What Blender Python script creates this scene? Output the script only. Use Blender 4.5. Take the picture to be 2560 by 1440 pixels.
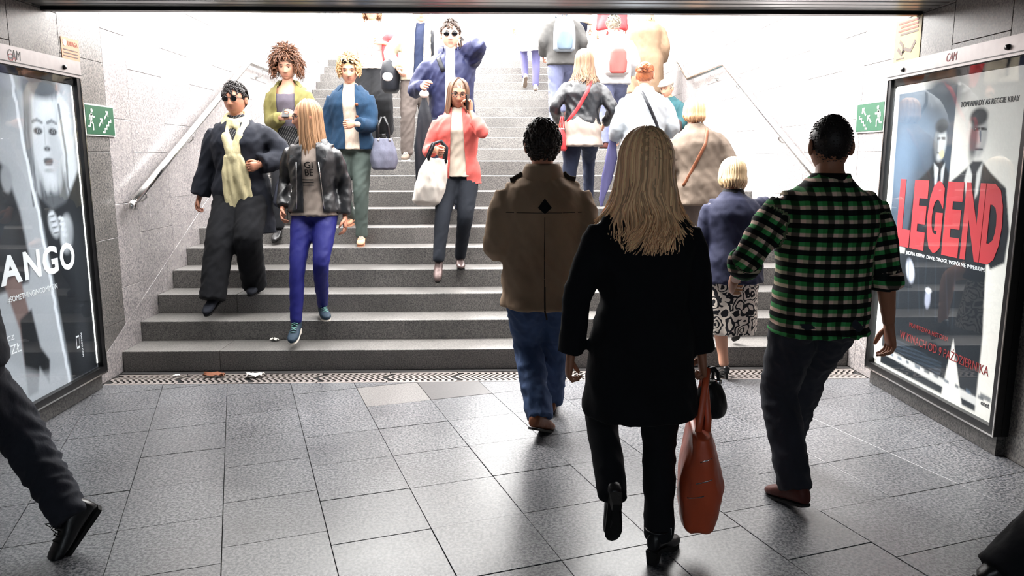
import bpy, bmesh, math, random
import numpy as np
from mathutils import Vector, Matrix, noise

for o in list(bpy.data.objects):
    bpy.data.objects.remove(o)
S = bpy.context.scene
COL = S.collection
PI = math.pi

# ------------------------------------------------------------------ camera, sky, exposure
cam_d = bpy.data.cameras.new('camera')
cam_d.sensor_width = 36.0
cam_d.lens = 1903 / 2560 * 36.0
cam = bpy.data.objects.new('camera', cam_d)
COL.objects.link(cam)
cam.location = (-0.0107, -5.595, 1.576)
cam.rotation_euler = (PI / 2 - 0.1692, 0, -0.0308)
cam_d.clip_start = 0.05
S.camera = cam

world = bpy.data.worlds.new('overcast_sky')
S.world = world
world.use_nodes = True
bg = world.node_tree.nodes['Background']
bg.inputs[0].default_value = (1.0, 0.985, 0.965, 1)
bg.inputs[1].default_value = 18.0

# hazy sun behind thin cloud, high over the left side of the stairwell
sun_d = bpy.data.lights.new('hazy_sun', 'SUN'); sun_d.energy = 19.0; sun_d.angle = math.radians(45); sun_d.color = (1, .97, .93)
sun = bpy.data.objects.new('hazy_sun', sun_d); COL.objects.link(sun)
sun.rotation_euler = Vector((.58, -.33, -.74)).to_track_quat('-Z', 'Y').to_euler()
S.view_settings.view_transform = 'Standard'
S.view_settings.look = 'None'
S.view_settings.gamma = 1.0
S.view_settings.use_curve_mapping = False
S.view_settings.exposure = 0.0

# stair and passage measures
RI, TR, GAP, HW = 0.1542, 0.3356, 1.3046, 2.745
NSTEP = 21
def step_y(k):
    return (k - 1) * TR + (GAP if k > 10 else 0)
CEIL = 2.49
CEIL_END = -0.58
STREET = NSTEP * RI

# ------------------------------------------------------------------ scene helpers
def tag(o, label=None, cat=None, group=None, kind=None):
    if label: o['label'] = label
    if cat: o['category'] = cat
    if group: o['group'] = group
    if kind: o['kind'] = kind
    return o

def empty(name, loc=(0, 0, 0), rz=0):
    o = bpy.data.objects.new(name, None)
    COL.objects.link(o)
    o.location = loc
    o.rotation_euler = (0, 0, rz)
    o.empty_display_size = .1
    return o

def link(name, me, parent=None, loc=None):
    o = bpy.data.objects.new(name, me)
    COL.objects.link(o)
    if parent: o.parent = parent
    if loc is not None: o.location = loc
    return o

def lin(c):
    c = c / 255.0
    return c / 12.92 if c <= .04045 else ((c + .055) / 1.055) ** 2.4
def rgb(r, g, b):
    return (lin(r), lin(g), lin(b), 1.0)

# ------------------------------------------------------------------ materials
def new_mat(name):
    m = bpy.data.materials.new(name)
    m.use_nodes = True
    nt = m.node_tree
    b = nt.nodes['Principled BSDF']
    return m, nt, b, nt.nodes, nt.links

def cloth(name, col, rough=.85, var=.18, scale=7, bump=.25, bscale=60, spec=.25, metal=0, sheen=0, stretch=(1, 1, .5)):
    m, nt, b, N, L = new_mat(name)
    tc = N.new('ShaderNodeTexCoord')
    mp = N.new('ShaderNodeMapping'); mp.inputs['Scale'].default_value = stretch
    L.new(tc.outputs['Object'], mp.inputs[0])
    nz = N.new('ShaderNodeTexNoise'); nz.inputs['Scale'].default_value = scale; nz.inputs['Detail'].default_value = 5
    L.new(mp.outputs[0], nz.inputs['Vector'])
    r = N.new('ShaderNodeValToRGB')
    r.color_ramp.elements[0].position = .3; r.color_ramp.elements[1].position = .7
    r.color_ramp.elements[0].color = tuple(c * (1 - var) for c in col[:3]) + (1,)
    r.color_ramp.elements[1].color = tuple(min(1, c * (1 + var)) for c in col[:3]) + (1,)
    L.new(nz.outputs['Fac'], r.inputs[0])
    L.new(r.outputs[0], b.inputs['Base Color'])
    b.inputs['Roughness'].default_value = rough
    b.inputs['Metallic'].default_value = metal
    b.inputs['Specular IOR Level'].default_value = spec
    if sheen: b.inputs['Sheen Weight'].default_value = sheen
    if bump:
        n2 = N.new('ShaderNodeTexNoise'); n2.inputs['Scale'].default_value = bscale; n2.inputs['Detail'].default_value = 4
        L.new(mp.outputs[0], n2.inputs['Vector'])
        bp = N.new('ShaderNodeBump'); bp.inputs['Strength'].default_value = bump; bp.inputs['Distance'].default_value = .006
        L.new(n2.outputs['Fac'], bp.inputs['Height']); L.new(bp.outputs[0], b.inputs['Normal'])
    return m

def plain(name, col, rough=.5, metal=0, spec=.5, emit=0):
    m, nt, b, N, L = new_mat(name)
    nz = N.new('ShaderNodeTexNoise'); nz.inputs['Scale'].default_value = 25
    mx = N.new('ShaderNodeMixRGB'); mx.blend_type = 'MULTIPLY'; mx.inputs[0].default_value = .25
    mx.inputs[1].default_value = col
    tc = N.new('ShaderNodeTexCoord'); L.new(tc.outputs['Object'], nz.inputs['Vector'])
    L.new(nz.outputs['Fac'], mx.inputs[2]); L.new(mx.outputs[0], b.inputs['Base Color'])
    b.inputs['Roughness'].default_value = rough
    b.inputs['Metallic'].default_value = metal
    b.inputs['Specular IOR Level'].default_value = spec
    if emit:
        b.inputs['Emission Color'].default_value = col
        b.inputs['Emission Strength'].default_value = emit
    return m

def granite(name, dark, light, scale=140, rough=.4, spec=.5, rand=.18, stain=.25, bump=.05, edge=(.36, .64)):
    """speckled stone; grains in world space, each slab a little lighter or darker than the next"""
    m, nt, b, N, L = new_mat(name)
    g = N.new('ShaderNodeNewGeometry')
    nz = N.new('ShaderNodeTexNoise'); nz.inputs['Scale'].default_value = scale; nz.inputs['Detail'].default_value = 3; nz.inputs['Roughness'].default_value = .7
    L.new(g.outputs['Position'], nz.inputs['Vector'])
    r = N.new('ShaderNodeValToRGB'); r.color_ramp.elements[0].position = edge[0]; r.color_ramp.elements[1].position = edge[1]
    r.color_ramp.elements[0].color = dark; r.color_ramp.elements[1].color = light
    L.new(nz.outputs['Fac'], r.inputs[0])
    oi = N.new('ShaderNodeObjectInfo')
    mr = N.new('ShaderNodeMapRange'); mr.inputs[3].default_value = 1 - rand; mr.inputs[4].default_value = 1 + rand * .6
    L.new(oi.outputs['Random'], mr.inputs[0])
    big = N.new('ShaderNodeTexNoise'); big.inputs['Scale'].default_value = 2.3; big.inputs['Detail'].default_value = 6
    L.new(g.outputs['Position'], big.inputs['Vector'])
    mr2 = N.new('ShaderNodeMapRange'); mr2.inputs[1].default_value = .3; mr2.inputs[2].default_value = .7
    mr2.inputs[3].default_value = 1 - stain; mr2.inputs[4].default_value = 1 + stain * .4
    L.new(big.outputs['Fac'], mr2.inputs[0])
    mu = N.new('ShaderNodeMath'); mu.operation = 'MULTIPLY'
    L.new(mr.outputs[0], mu.inputs[0]); L.new(mr2.outputs[0], mu.inputs[1])
    vm = N.new('ShaderNodeVectorMath'); vm.operation = 'SCALE'
    L.new(r.outputs[0], vm.inputs[0]); L.new(mu.outputs[0], vm.inputs['Scale'])
    L.new(vm.outputs[0], b.inputs['Base Color'])
    b.inputs['Specular IOR Level'].default_value = spec
    rr = N.new('ShaderNodeMapRange'); rr.inputs[3].default_value = rough - .08; rr.inputs[4].default_value = rough + .12
    L.new(big.outputs['Fac'], rr.inputs[0]); L.new(rr.outputs[0], b.inputs['Roughness'])
    if bump:
        bp = N.new('ShaderNodeBump'); bp.inputs['Strength'].default_value = bump; bp.inputs['Distance'].default_value = .004
        L.new(nz.outputs['Fac'], bp.inputs['Height']); L.new(bp.outputs[0], b.inputs['Normal'])
    return m

def glow(name, col, strength):
    m, nt, b, N, L = new_mat(name)
    b.inputs['Base Color'].default_value = col
    b.inputs['Emission Color'].default_value = col
    b.inputs['Emission Strength'].default_value = strength
    return m

def attr_mat(name, rough=.6, spec=.3, emit=0, base=None, sheen=0, bump=0):
    """colour read from the mesh's own 'tint' colours (hair strands, printed paper)"""
    m, nt, b, N, L = new_mat(name)
    a = N.new('ShaderNodeAttribute'); a.attribute_name = 'tint'
    src = a.outputs['Color']
    if base:
        mx = N.new('ShaderNodeMixRGB'); mx.blend_type = 'MULTIPLY'; mx.inputs[0].default_value = 1
        mx.inputs[1].default_value = base; L.new(src, mx.inputs[2]); src = mx.outputs[0]
    L.new(src, b.inputs['Base Color'])
    b.inputs['Roughness'].default_value = rough; b.inputs['Specular IOR Level'].default_value = spec
    if emit:
        L.new(src, b.inputs['Emission Color']); b.inputs['Emission Strength'].default_value = emit
    return m

def glass_mat():
    m, nt, b, N, L = new_mat('pane_glass')
    out = N['Material Output']
    tr = N.new('ShaderNodeBsdfTransparent'); tr.inputs[0].default_value = (.93, .95, .96, 1)
    gl = N.new('ShaderNodeBsdfGlossy'); gl.inputs['Roughness'].default_value = .02
    fr = N.new('ShaderNodeFresnel'); fr.inputs[0].default_value = 1.5
    tc = N.new('ShaderNodeTexCoord'); nz = N.new('ShaderNodeTexNoise'); nz.inputs['Scale'].default_value = 1.1
    L.new(tc.outputs['Object'], nz.inputs['Vector'])
    bp = N.new('ShaderNodeBump'); bp.inputs['Strength'].default_value = .05; bp.inputs['Distance'].default_value = .02
    L.new(nz.outputs['Fac'], bp.inputs['Height']); L.new(bp.outputs[0], gl.inputs['Normal'])
    mx = N.new('ShaderNodeMixShader')
    ge = N.new('ShaderNodeNewGeometry'); inv = N.new('ShaderNodeMath'); inv.operation = 'SUBTRACT'; inv.inputs[0].default_value = 1; L.new(ge.outputs['Backfacing'], inv.inputs[1])
    fm = N.new('ShaderNodeMath'); fm.operation = 'MULTIPLY'; L.new(fr.outputs[0], fm.inputs[0]); L.new(inv.outputs[0], fm.inputs[1])
    L.new(fm.outputs[0], mx.inputs[0]); L.new(tr.outputs[0], mx.inputs[1]); L.new(gl.outputs[0], mx.inputs[2])
    L.new(mx.outputs[0], out.inputs['Surface'])
    return m

M = {}
M['floor'] = granite('floor_granite', rgb(28, 34, 43), rgb(117, 117, 119), 75, .33, .5, .10, .2, edge=(.4, .6))
M['floor_pale'] = granite('pale_floor_granite', rgb(74, 73, 74), rgb(126, 123, 121), 95, .33, .5, .06, .1)
M['floor_plain'] = granite('plain_grey_slab', rgb(62, 60, 61), rgb(74, 72, 72), 60, .4, .5, .06, .1)
M['stair'] = granite('stair_granite', rgb(42, 43, 46), rgb(132, 128, 124), 115, .40, .5, .10, .25, edge=(.3, .7))
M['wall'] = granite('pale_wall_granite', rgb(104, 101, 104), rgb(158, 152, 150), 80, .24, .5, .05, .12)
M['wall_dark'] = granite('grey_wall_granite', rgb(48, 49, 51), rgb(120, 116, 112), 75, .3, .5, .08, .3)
M['wall_joint'] = plain('pale_joint', rgb(88, 85, 84), .9)
M['joint'] = plain('joint_mortar', rgb(48, 46, 46), .9)
M['ceil'] = plain('ceiling_metal', rgb(120, 122, 122), .3, .6)
M['black_metal'] = plain('black_metal', rgb(20, 20, 22), .35, .3)
M['alu'] = plain('anodised_aluminium', rgb(150, 146, 146), .35, .7)
M['steel'] = plain('brushed_steel', rgb(214, 212, 210), .22, 1.0)
M['iron'] = plain('cast_iron_grate', rgb(150, 142, 138), .45, .5)
M['dark'] = plain('dark_void', rgb(16, 16, 18), .95)
M['glass'] = glass_mat()
M['white_glow'] = glow('lamp_white', (1, .98, .95, 1), 3.0)

# ------------------------------------------------------------------ mesh building
def ring_pts(c, ax, ay, n, p=2.0, fold=0, nf=6, ph=0):
    out = []
    for i in range(n):
        a = 2 * PI * i / n
        ca, sa = math.cos(a), math.sin(a)
        k = (abs(ca) ** p + abs(sa) ** p) ** (-1.0 / p)
        if fold: k *= 1 + fold * math.cos(nf * a + ph)
        out.append(c + ax * (ca * k) + ay * (sa * k))
    return out

class MB:
    def __init__(s):
        s.v, s.f, s.m, s.t = [], [], [], []
    def add(s, vs, fs, mi=0, tint=None):
        b = len(s.v)
        s.v.extend(tuple(v) for v in vs)
        s.f.extend(tuple(b + i for i in f) for f in fs)
        s.m.extend([mi] * len(fs))
        if tint is not None: s.t.extend([tint] * len(vs))
        return s
    def box(s, c, size, R=None, mi=0):
        c = Vector(c); hx, hy, hz = size[0] / 2, size[1] / 2, size[2] / 2
        vs = []
        for z in (-hz, hz):
            for x, y in ((-hx, -hy), (hx, -hy), (hx, hy), (-hx, hy)):
                p = Vector((x, y, z))
                vs.append(c + (R @ p if R else p))
        return s.add(vs, [(0, 3, 2, 1), (4, 5, 6, 7), (0, 1, 5, 4), (1, 2, 6, 5), (2, 3, 7, 6), (3, 0, 4, 7)], mi)
    def loft(s, rings, mi=0, cap=True, tint=None):
        n = len(rings[0]); vs = [p for r in rings for p in r]; fs = []
        for k in range(len(rings) - 1):
            for i in range(n):
                j = (i + 1) % n
                fs.append((k * n + i, k * n + j, (k + 1) * n + j, (k + 1) * n + i))
        if cap:
            fs.append(tuple(range(n - 1, -1, -1)))
            fs.append(tuple((len(rings) - 1) * n + i for i in range(n)))
        return s.add(vs, fs, mi, tint)
    def tube(s, pts, rad, n=10, flat=1.0, side=None, mi=0, p=2.0, cap=True, tint=None):
        pts = [Vector(q) for q in pts]
        if not hasattr(rad, '__len__'): rad = [rad] * len(pts)
        rings = []; ref = Vector(side) if side is not None else None
        for i, q in enumerate(pts):
            d = pts[min(i + 1, len(pts) - 1)] - pts[max(i - 1, 0)]
            d = d.normalized() if d.length > 1e-9 else Vector((0, 0, 1))
            if ref is None:
                ref = Vector((1, 0, 0)) if abs(d.x) < .8 else Vector((0, 1, 0))
            a = ref - d * ref.dot(d)
            if a.length < 1e-4: a = d.orthogonal()
            a.normalize(); b = d.cross(a); ref = a
            rings.append(ring_pts(q, a * rad[i], b * (rad[i] * flat), n, p))
        return s.loft(rings, mi, cap, tint)
    def ell(s, c, r, R=None, nu=16, nv=10, mi=0, tint=None):
        c = Vector(c); vs = []; fs = []
        for j in range(nv + 1):
            ph = PI * j / nv
            for i in range(nu):
                a = 2 * PI * i / nu
                p = Vector((r[0] * math.sin(ph) * math.cos(a), r[1] * math.sin(ph) * math.sin(a), -r[2] * math.cos(ph)))
                vs.append(c + (R @ p if R else p))
        for j in range(nv):
            for i in range(nu):
                k = (i + 1) % nu
                fs.append((j * nu + i, j * nu + k, (j + 1) * nu + k, (j + 1) * nu + i))
        return s.add(vs, fs, mi, tint)
    def mesh(s, name, mats=(), smooth=True):
        me = bpy.data.meshes.new(name)
        me.from_pydata(s.v, [], s.f)
        for m in mats: me.materials.append(m)
        if len(mats) > 1: me.polygons.foreach_set('material_index', s.m)
        if smooth: me.polygons.foreach_set('use_smooth', [True] * len(me.polygons))
        if s.t and len(s.t) == len(s.v):
            a = me.color_attributes.new('tint', 'FLOAT_COLOR', 'POINT')
            a.data.foreach_set('color', np.array(s.t, dtype=np.float32).reshape(-1))
        me.update()
        return me
    def obj(s, name, mats, parent=None, smooth=True, loc=None):
        if not isinstance(mats, (list, tuple)): mats = [mats]
        return link(name, s.mesh(name, mats, smooth), parent, loc)

TMP = bpy.data.scenes.new('scratch')
def evaluated(o):
    TMP.collection.objects.link(o)
    vl = TMP.view_layers[0]; vl.update()
    dg = vl.depsgraph
    dg.update()
    me = bpy.data.meshes.new_from_object(o.evaluated_get(dg))
    TMP.collection.objects.unlink(o)
    return me

def fuse(mb, voxel, it=6):
    """one closed skin around overlapping solids"""
    me0 = mb.mesh('raw', (), False)
    o = bpy.data.objects.new('raw', me0)
    md = o.modifiers.new('r', 'REMESH'); md.mode = 'VOXEL'; md.voxel_size = voxel; md.use_smooth_shade = True
    sm = o.modifiers.new('s', 'SMOOTH'); sm.factor = .5; sm.iterations = it
    me = evaluated(o)
    bpy.data.objects.remove(o); bpy.data.meshes.remove(me0)
    return me

def coords(me):
    a = np.empty(len(me.vertices) * 3, np.float32); me.vertices.foreach_get('co', a); return a.reshape(-1, 3)
def set_coords(me, a):
    me.vertices.foreach_set('co', np.asarray(a, np.float32).reshape(-1)); me.update()

def wrinkle(me, amp, sc=(7, 7, 10), seed=0, fine=.45):
    if not amp: return
    co = coords(me); nn = np.empty(len(co) * 3, np.float32); me.vertices.foreach_get('normal', nn); nn = nn.reshape(-1, 3)
    f = noise.noise; d = np.empty(len(co), np.float32)
    for i, (x, y, z) in enumerate(co.tolist()):
        wx = z * 3.1 + seed
        v = 1 - 2.2 * abs(f((x * sc[0] + seed, y * sc[1] + .5 * f((wx, x * 4, y * 4)), z * sc[2] + 1.2 * x * sc[2])))
        d[i] = v + fine * f((x * sc[0] * 3, y * sc[1] * 3 + seed, z * sc[2] * 2.4))
    d -= d.mean()
    set_coords(me, co + nn * (d * amp * 1.5)[:, None])

def text_mesh(body, size, xs=1.0, shear=0, extr=.0008, space=1.0, fit=None, bold=0):
    cu = bpy.data.curves.new('letters', 'FONT'); cu.body = body; cu.size = size; cu.extrude = extr
    cu.align_x = 'LEFT'; cu.shear = shear; cu.space_character = space; cu.resolution_u = 3; cu.offset = bold
    o = bpy.data.objects.new('letters', cu)
    me = evaluated(o); bpy.data.objects.remove(o)
    co = coords(me); co[:, 0] *= xs
    if fit:
        w, h = fit
        co[:, 0] -= co[:, 0].min(); co[:, 1] -= co[:, 1].min()
        co[:, 0] *= w / max(1e-6, co[:, 0].max()); co[:, 1] *= h / max(1e-6, co[:, 1].max())
    set_coords(me, co); return me

def clip_poly(poly, a, b, c):
    """keep a*x+b*y<=c"""
    out = []
    for i in range(len(poly)):
        p, q = poly[i], poly[(i + 1) % len(poly)]
        dp, dq = a * p[0] + b * p[1] - c, a * q[0] + b * q[1] - c
        if dp <= 0: out.append(p)
        if (dp < 0 < dq) or (dq < 0 < dp):
            k = dp / (dp - dq); out.append((p[0] + (q[0] - p[0]) * k, p[1] + (q[1] - p[1]) * k))
    return out
def area(poly):
    return .5 * sum(poly[i][0] * poly[(i + 1) % len(poly)][1] - poly[(i + 1) % len(poly)][0] * poly[i][1] for i in range(len(poly)))
def slab(poly, org, eu, ev, en, th=.02, ch=.002):
    """a stone piece: outline in its plane, given thickness, chamfered rim"""
    org, eu, ev, en = Vector(org), Vector(eu), Vector(ev), Vector(en)
    n = len(poly); cx = sum(p[0] for p in poly) / n; cy = sum(p[1] for p in poly) / n
    def P(p, d, ins):
        dx, dy = cx - p[0], cy - p[1]; l = math.hypot(dx, dy) or 1
        return org + eu * (p[0] + dx / l * ins) + ev * (p[1] + dy / l * ins) + en * d
    vs = [P(p, -th, 0) for p in poly] + [P(p, -ch, 0) for p in poly] + [P(p, 0, ch * 1.4) for p in poly]
    fs = [tuple(range(n - 1, -1, -1)), tuple(range(2 * n, 3 * n))]
    for k in (0, 1):
        for i in range(n):
            j = (i + 1) % n; fs.append((k * n + i, k * n + j, (k + 1) * n + j, (k + 1) * n + i))
    return MB().add(vs, fs)
# ------------------------------------------------------------------ the passage: floor
rnd = random.Random(4)
fb = MB()
fb.box((0, -2.1, -.12), (2 * HW + 1.2, 22.8, .2))
floor = fb.obj('floor', M['joint'], smooth=False); tag(floor, kind='structure')
DR0, DR1 = -.335, -.07             # drain strip in front of the first riser
ANG = math.radians(-18.0)
TU, TV = .424, .432
eu = Vector((math.cos(ANG), -math.sin(ANG), 0)); ev = Vector((math.sin(ANG), math.cos(ANG), 0))
ORI = Vector((-1.93 * .97, -.33 * .97, 0))
gapw = .0014
full = slab([(gapw, gapw), (TU - gapw, gapw), (TU - gapw, TV - gapw), (gapw, TV - gapw)], (0, 0, 0), eu, ev, (0, 0, 1), .02, .0010).mesh('floor_tile', [M['floor']], False)
full_pale = slab([(gapw, gapw), (TU - gapw, gapw), (TU - gapw, TV - gapw), (gapw, TV - gapw)], (0, 0, 0), eu, ev, (0, 0, 1), .02, .0010).mesh('floor_tile', [M['floor_pale']], False)
NEAR = -6.2
for i in range(-14, 22):
    off = 0.0 if i % 5 else .13
    for j in range(-22, 8):
        base = ORI + eu * (i * TU) + ev * (j * TV + off)
        quad = [base + eu * a + ev * b for a, b in ((gapw, gapw), (TU - gapw, gapw), (TU - gapw, TV - gapw), (gapw, TV - gapw))]
        pl = [(p.x, p.y) for p in quad]
        inside = all(abs(x) < HW - .003 and NEAR < y < DR0 - .004 for x, y in pl)
        dz = rnd.uniform(-.0012, .0012)
        cx = sum(p[0] for p in pl) / 4; cy = sum(p[1] for p in pl) / 4
        pale = (-.95 < cx < -.35 and -1.0 < cy < -.3)
        if inside:
            t = link('floor_tile', full_pale if pale else full, floor, base + Vector((0, 0, dz)))
            continue
        for (a, b, c) in ((1, 0, HW - .003), (-1, 0, HW - .003), (0, 1, DR0 - .004), (0, -1, -NEAR)):
            if len(pl) > 2: pl = clip_poly(pl, a, b, c)
        if len(pl) < 3 or area(pl) < .002: continue
        mat = M['floor_pale'] if pale else M['floor']
        if -.42 < cx < .02 and cy > -.62: mat = M['floor_plain']
        slab(pl, (0, 0, dz), (1, 0, 0), (0, 1, 0), (0, 0, 1), .02, .0010).obj('floor_tile', mat, floor, False)
# the passage behind the camera keeps the same stone
back_floor = MB().box((0, -9.8, -.011), (2 * HW, 7.2, .02)).obj('floor_slab', M['floor'], floor, False)

# ------------------------------------------------------------------ trench drain with wavy grates
drain = empty('trench_drain', (0, (DR0 + DR1) / 2, 0))
tag(drain, 'cast iron drain grate with wavy slots along the foot of the stairs', 'drain grate')
chn = MB()
W2 = 2 * HW - .01
chn.box((0, 0, -.016), (W2, DR1 - DR0 - .012, .008))
chn.obj('channel', M['dark'], drain, False)
GL = .5
def grate_mesh():
    mb = MB(); wy = (DR1 - DR0) - .02
    for yy in (-wy / 2 + .010, wy / 2 - .010): mb.box((0, yy, -.008), (GL - .008, .02, .012))
    nb = 11
    for b in range(nb):
        x0 = -GL / 2 + .012 + (b + .5) * (GL - .024) / nb
        pts = []
        for q in range(9):
            tt = q / 8
            xx = x0 + .030 * math.sin(tt * 2 * PI * 1.3 + .4)
            pts.append((xx, -wy / 2 + .012 + tt * (wy - .024)))
        hw = .0115
        vs = []; fs = []
        for (px, py) in pts:
            vs += [(px - hw, py, -.014), (px + hw, py, -.014), (px + hw, py, -.003), (px - hw, py, -.003)]
        for q in range(8):
            for e in range(4):
                f = (e + 1) % 4; fs.append((q * 4 + e, q * 4 + f, q * 4 + 4 + f, q * 4 + 4 + e))
        mb.add(vs, fs)
    return mb.mesh('grate', [M['iron']], False)
gm = grate_mesh()
ng = int(W2 / GL)
for i in range(ng + 1):
    x = -W2 / 2 + GL / 2 + i * (W2 - GL) / ng
    o = link('grate', gm, drain, (x, 0, rnd.uniform(-.001, .001)))
    o.rotation_euler = (0, 0, rnd.uniform(-.006, .006))
    o.scale = ((W2 - .02) / (ng + 1) / GL, 1, 1)
MB().box((0, (DR1 - DR0) / 2 + .034, -.012), (W2, .06, .02)).obj('rear_edge', M['joint'], drain, False)

# ------------------------------------------------------------------ stairs, block by block
stairs = empty('stairs', (0, 0, 0)); tag(stairs, 'wide grey granite staircase climbing to the bright street', 'stairs', kind='structure')
core = MB()
for k in range(1, NSTEP + 1):
    y0 = step_y(k) + .03
    core.box((0, (y0 + 8.4) / 2, k * RI - RI / 2 - .03), (2 * HW - .02, 8.4 - y0, RI))
core.obj('stair_core', M['joint'], stairs, False)
def block_mesh(lx, dy):
    # cross-section in (y, z) with a small worn nosing
    pr = [(0, -RI + .001), (0, -.006), (.002, -.0015), (.006, 0), (dy, 0), (dy, -.03), (.06, -RI + .001)]
    mb = MB(); rings = []
    for x in (-lx / 2, lx / 2):
        rings.append([Vector((x, y, z)) for y, z in pr])
    n = len(pr); vs = rings[0] + rings[1]
    fs = [tuple(range(n)), tuple(range(2 * n - 1, n - 1, -1))]
    for i in range(n):
        j = (i + 1) % n; fs.append((i, n + i, n + j, j))
    return mb.add(vs, fs)
cache = {}
for k in range(1, NSTEP + 1):
    depth = TR + .02 if k not in (10,) else TR + GAP + .02
    if k == NSTEP: depth = .6
    o0 = (-.36 if k % 2 else -.02) + rnd.uniform(-.08, .08)
    cuts = [-HW + .002]
    x = -HW + 1.05 + o0
    while x < HW - .3:
        cuts.append(x); x += 1.03 + rnd.choice((-.04, 0, 0, .05))
    cuts.append(HW - .002)
    for a, b in zip(cuts[:-1], cuts[1:]):
        lx = round(b - a - .004, 2); key = (lx, round(depth, 2))
        if key not in cache: cache[key] = block_mesh(lx, depth).mesh('step_block', [M['stair']], False)
        o = link('step_block', cache[key], stairs, ((a + b) / 2, step_y(k) + rnd.uniform(-.0015, .0015), k * RI + rnd.uniform(-.001, .001)))
street = MB().box((0, 18.5, STREET - .15), (14, 20.2, .28)).obj('floor_street', M['floor'], smooth=False); tag(street, kind='structure')

# ------------------------------------------------------------------ walls clad in granite panels
def wall(side):
    sx = -1 if side == 'left' else 1
    w = MB()
    w.box((sx * (HW + .2), -6.5, 1.55), (.39, 12.4, 3.3))
    w.box((sx * (HW + .2), 4.4, 2.1), (.39, 9.6, 4.6))
    wo = w.obj('wall_' + side, M['wall_joint'], smooth=False); tag(wo, kind='structure')
    org = (sx * HW, 0, 0); en = (-sx, 0, 0); ev_ = (0, 0, 1)
    eu_ = (0, 1, 0) if sx < 0 else (0, -1, 0)
    sg = 1 if sx < 0 else -1
    def put(poly_yz, mat, name='wall_panel', th=.028):
        pl = [(sg * y, z) for y, z in poly_yz]
        if area(pl) < 0: pl = pl[::-1]
        if len(pl) < 3 or abs(area(pl)) < .003: return
        slab(pl, org, eu_, ev_, en, th, .0018).obj(name, mat, wo, False)
    g = .0013
    # skirting slabs along the flight, one for each tread
    def line1(y): return .30 + .452 * y
    def line2(y): return 10 * RI + .27 + .4595 * (y - step_y(11))
    ys = [-.46] + [k * TR - .1 for k in range(0, 10)]
    for a, b in zip(ys[:-1], ys[1:]):
        put([(a + g, max(-.0, line1(a) - .5)), (b - g, max(0, line1(b) - .5)), (b - g, line1(b) - g), (a + g, max(.02, line1(a)) - g)], M['wall'], 'skirting_slab')
    zl = line1(ys[-1])
    put([(ys[-1] + g, zl - .5), (step_y(11) - .1 - g, zl - .5), (step_y(11) - .1 - g, zl - g), (ys[-1] + g, zl - g)], M['wall'], 'skirting_slab')
    ys2 = [step_y(11) - .1 + i * TR for i in range(0, 12)]
    for a, b in zip(ys2[:-1], ys2[1:]):
        dz = zl - line2(ys2[0])
        put([(a + g, line2(a) - .5 + dz), (b - g, line2(b) - .5 + dz), (b - g, line2(b) + dz - g), (a + g, line2(a) + dz - g)], M['wall'], 'skirting_slab')
    def above(pl):
        # cut the panel along the top edge of the skirting
        y0 = min(p[0] for p in pl)
        ym = sum(p[0] for p in pl) / len(pl)
        if ym > ys2[0]:
            dz = zl - line2(ys2[0])
            return clip_poly(pl, .4595, -1, .4595 * step_y(11) - 10 * RI - .27 - dz - g)
        if ym > ys[-1]: return clip_poly(pl, 0, -1, -zl - g)
        if ym > -.46: return clip_poly(pl, .452, -1, -.30 - g)
        return pl
    cols = [-6.6, -5.8, -5.0, -4.2, -3.4, -2.6, -2.02, -1.5, -.98, -.46, .09, .45]
    y = .45
    while y < 8.6: y += .62; cols.append(y)
    # split columns at the landing ends so each panel meets one skirting line only
    for sp in (ys[-1], ys2[0]):
        cols = [c for c in cols if abs(c - sp) > .2] + [sp]
    cols.sort()
    for i, (a, b) in enumerate(zip(cols[:-1], cols[1:])):
        z = 0.0; zt = 2.6 if b < -.3 else 4.38
        row = 0
        while z < zt - .02:
            h = (.62 if row else (.38 if i % 2 else .62)); z2 = min(z + h, zt)
            if a < -1 and sx > 0 and z > 1.9: z2 = min(z + .3, zt)
            pl = [(a + g, z + g), (b - g, z + g), (b - g, z2 - g), (a + g, z2 - g)]
            pl = above(pl)
            if len(pl) > 2:
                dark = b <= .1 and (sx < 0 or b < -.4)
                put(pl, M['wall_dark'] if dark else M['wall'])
            z = z2; row += 1
    return wo
wall_left = wall('left'); wall_right = wall('right')
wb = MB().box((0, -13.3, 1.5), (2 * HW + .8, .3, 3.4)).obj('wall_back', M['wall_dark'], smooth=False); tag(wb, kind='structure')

# ------------------------------------------------------------------ ceiling with metal slats and a black end trim
cb = MB(); cb.box((0, (-13.4 + CEIL_END - .06) / 2, (CEIL + .03 + 3.2) / 2), (2 * HW + .8, 13.4 + CEIL_END - .06, 3.2 - CEIL - .03))
ceil_o = cb.obj('ceiling', M['black_metal'], smooth=False); tag(ceil_o, kind='structure')
sm_ = MB(); prf = [(-.045, .028), (-.045, .006), (-.035, 0), (.035, 0), (.045, .006), (.045, .028)]
for x in (-HW, HW): pass
rg = [[Vector((x, a, b)) for a, b in prf] for x in (-HW + .003, HW - .003)]
n6 = len(prf); vs = rg[0] + rg[1]; fs = [tuple(range(n6)), tuple(range(2 * n6 - 1, n6 - 1, -1))] + [(i, n6 + i, n6 + (i + 1) % n6, (i + 1) % n6) for i in range(n6)]
slat_me = sm_.add(vs, fs).mesh('ceiling_slat', [M['ceil']], False)
for i in range(110):
    y = CEIL_END - .10 - i * .098
    link('ceiling_slat', slat_me, ceil_o, (0, y, CEIL))
tr_ = MB().box((0, CEIL_END - .02, 2.83), (2 * HW + .7, .06, .72)).obj('trim_1', M['black_metal'], smooth=False); tag(tr_, kind='structure')

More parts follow.
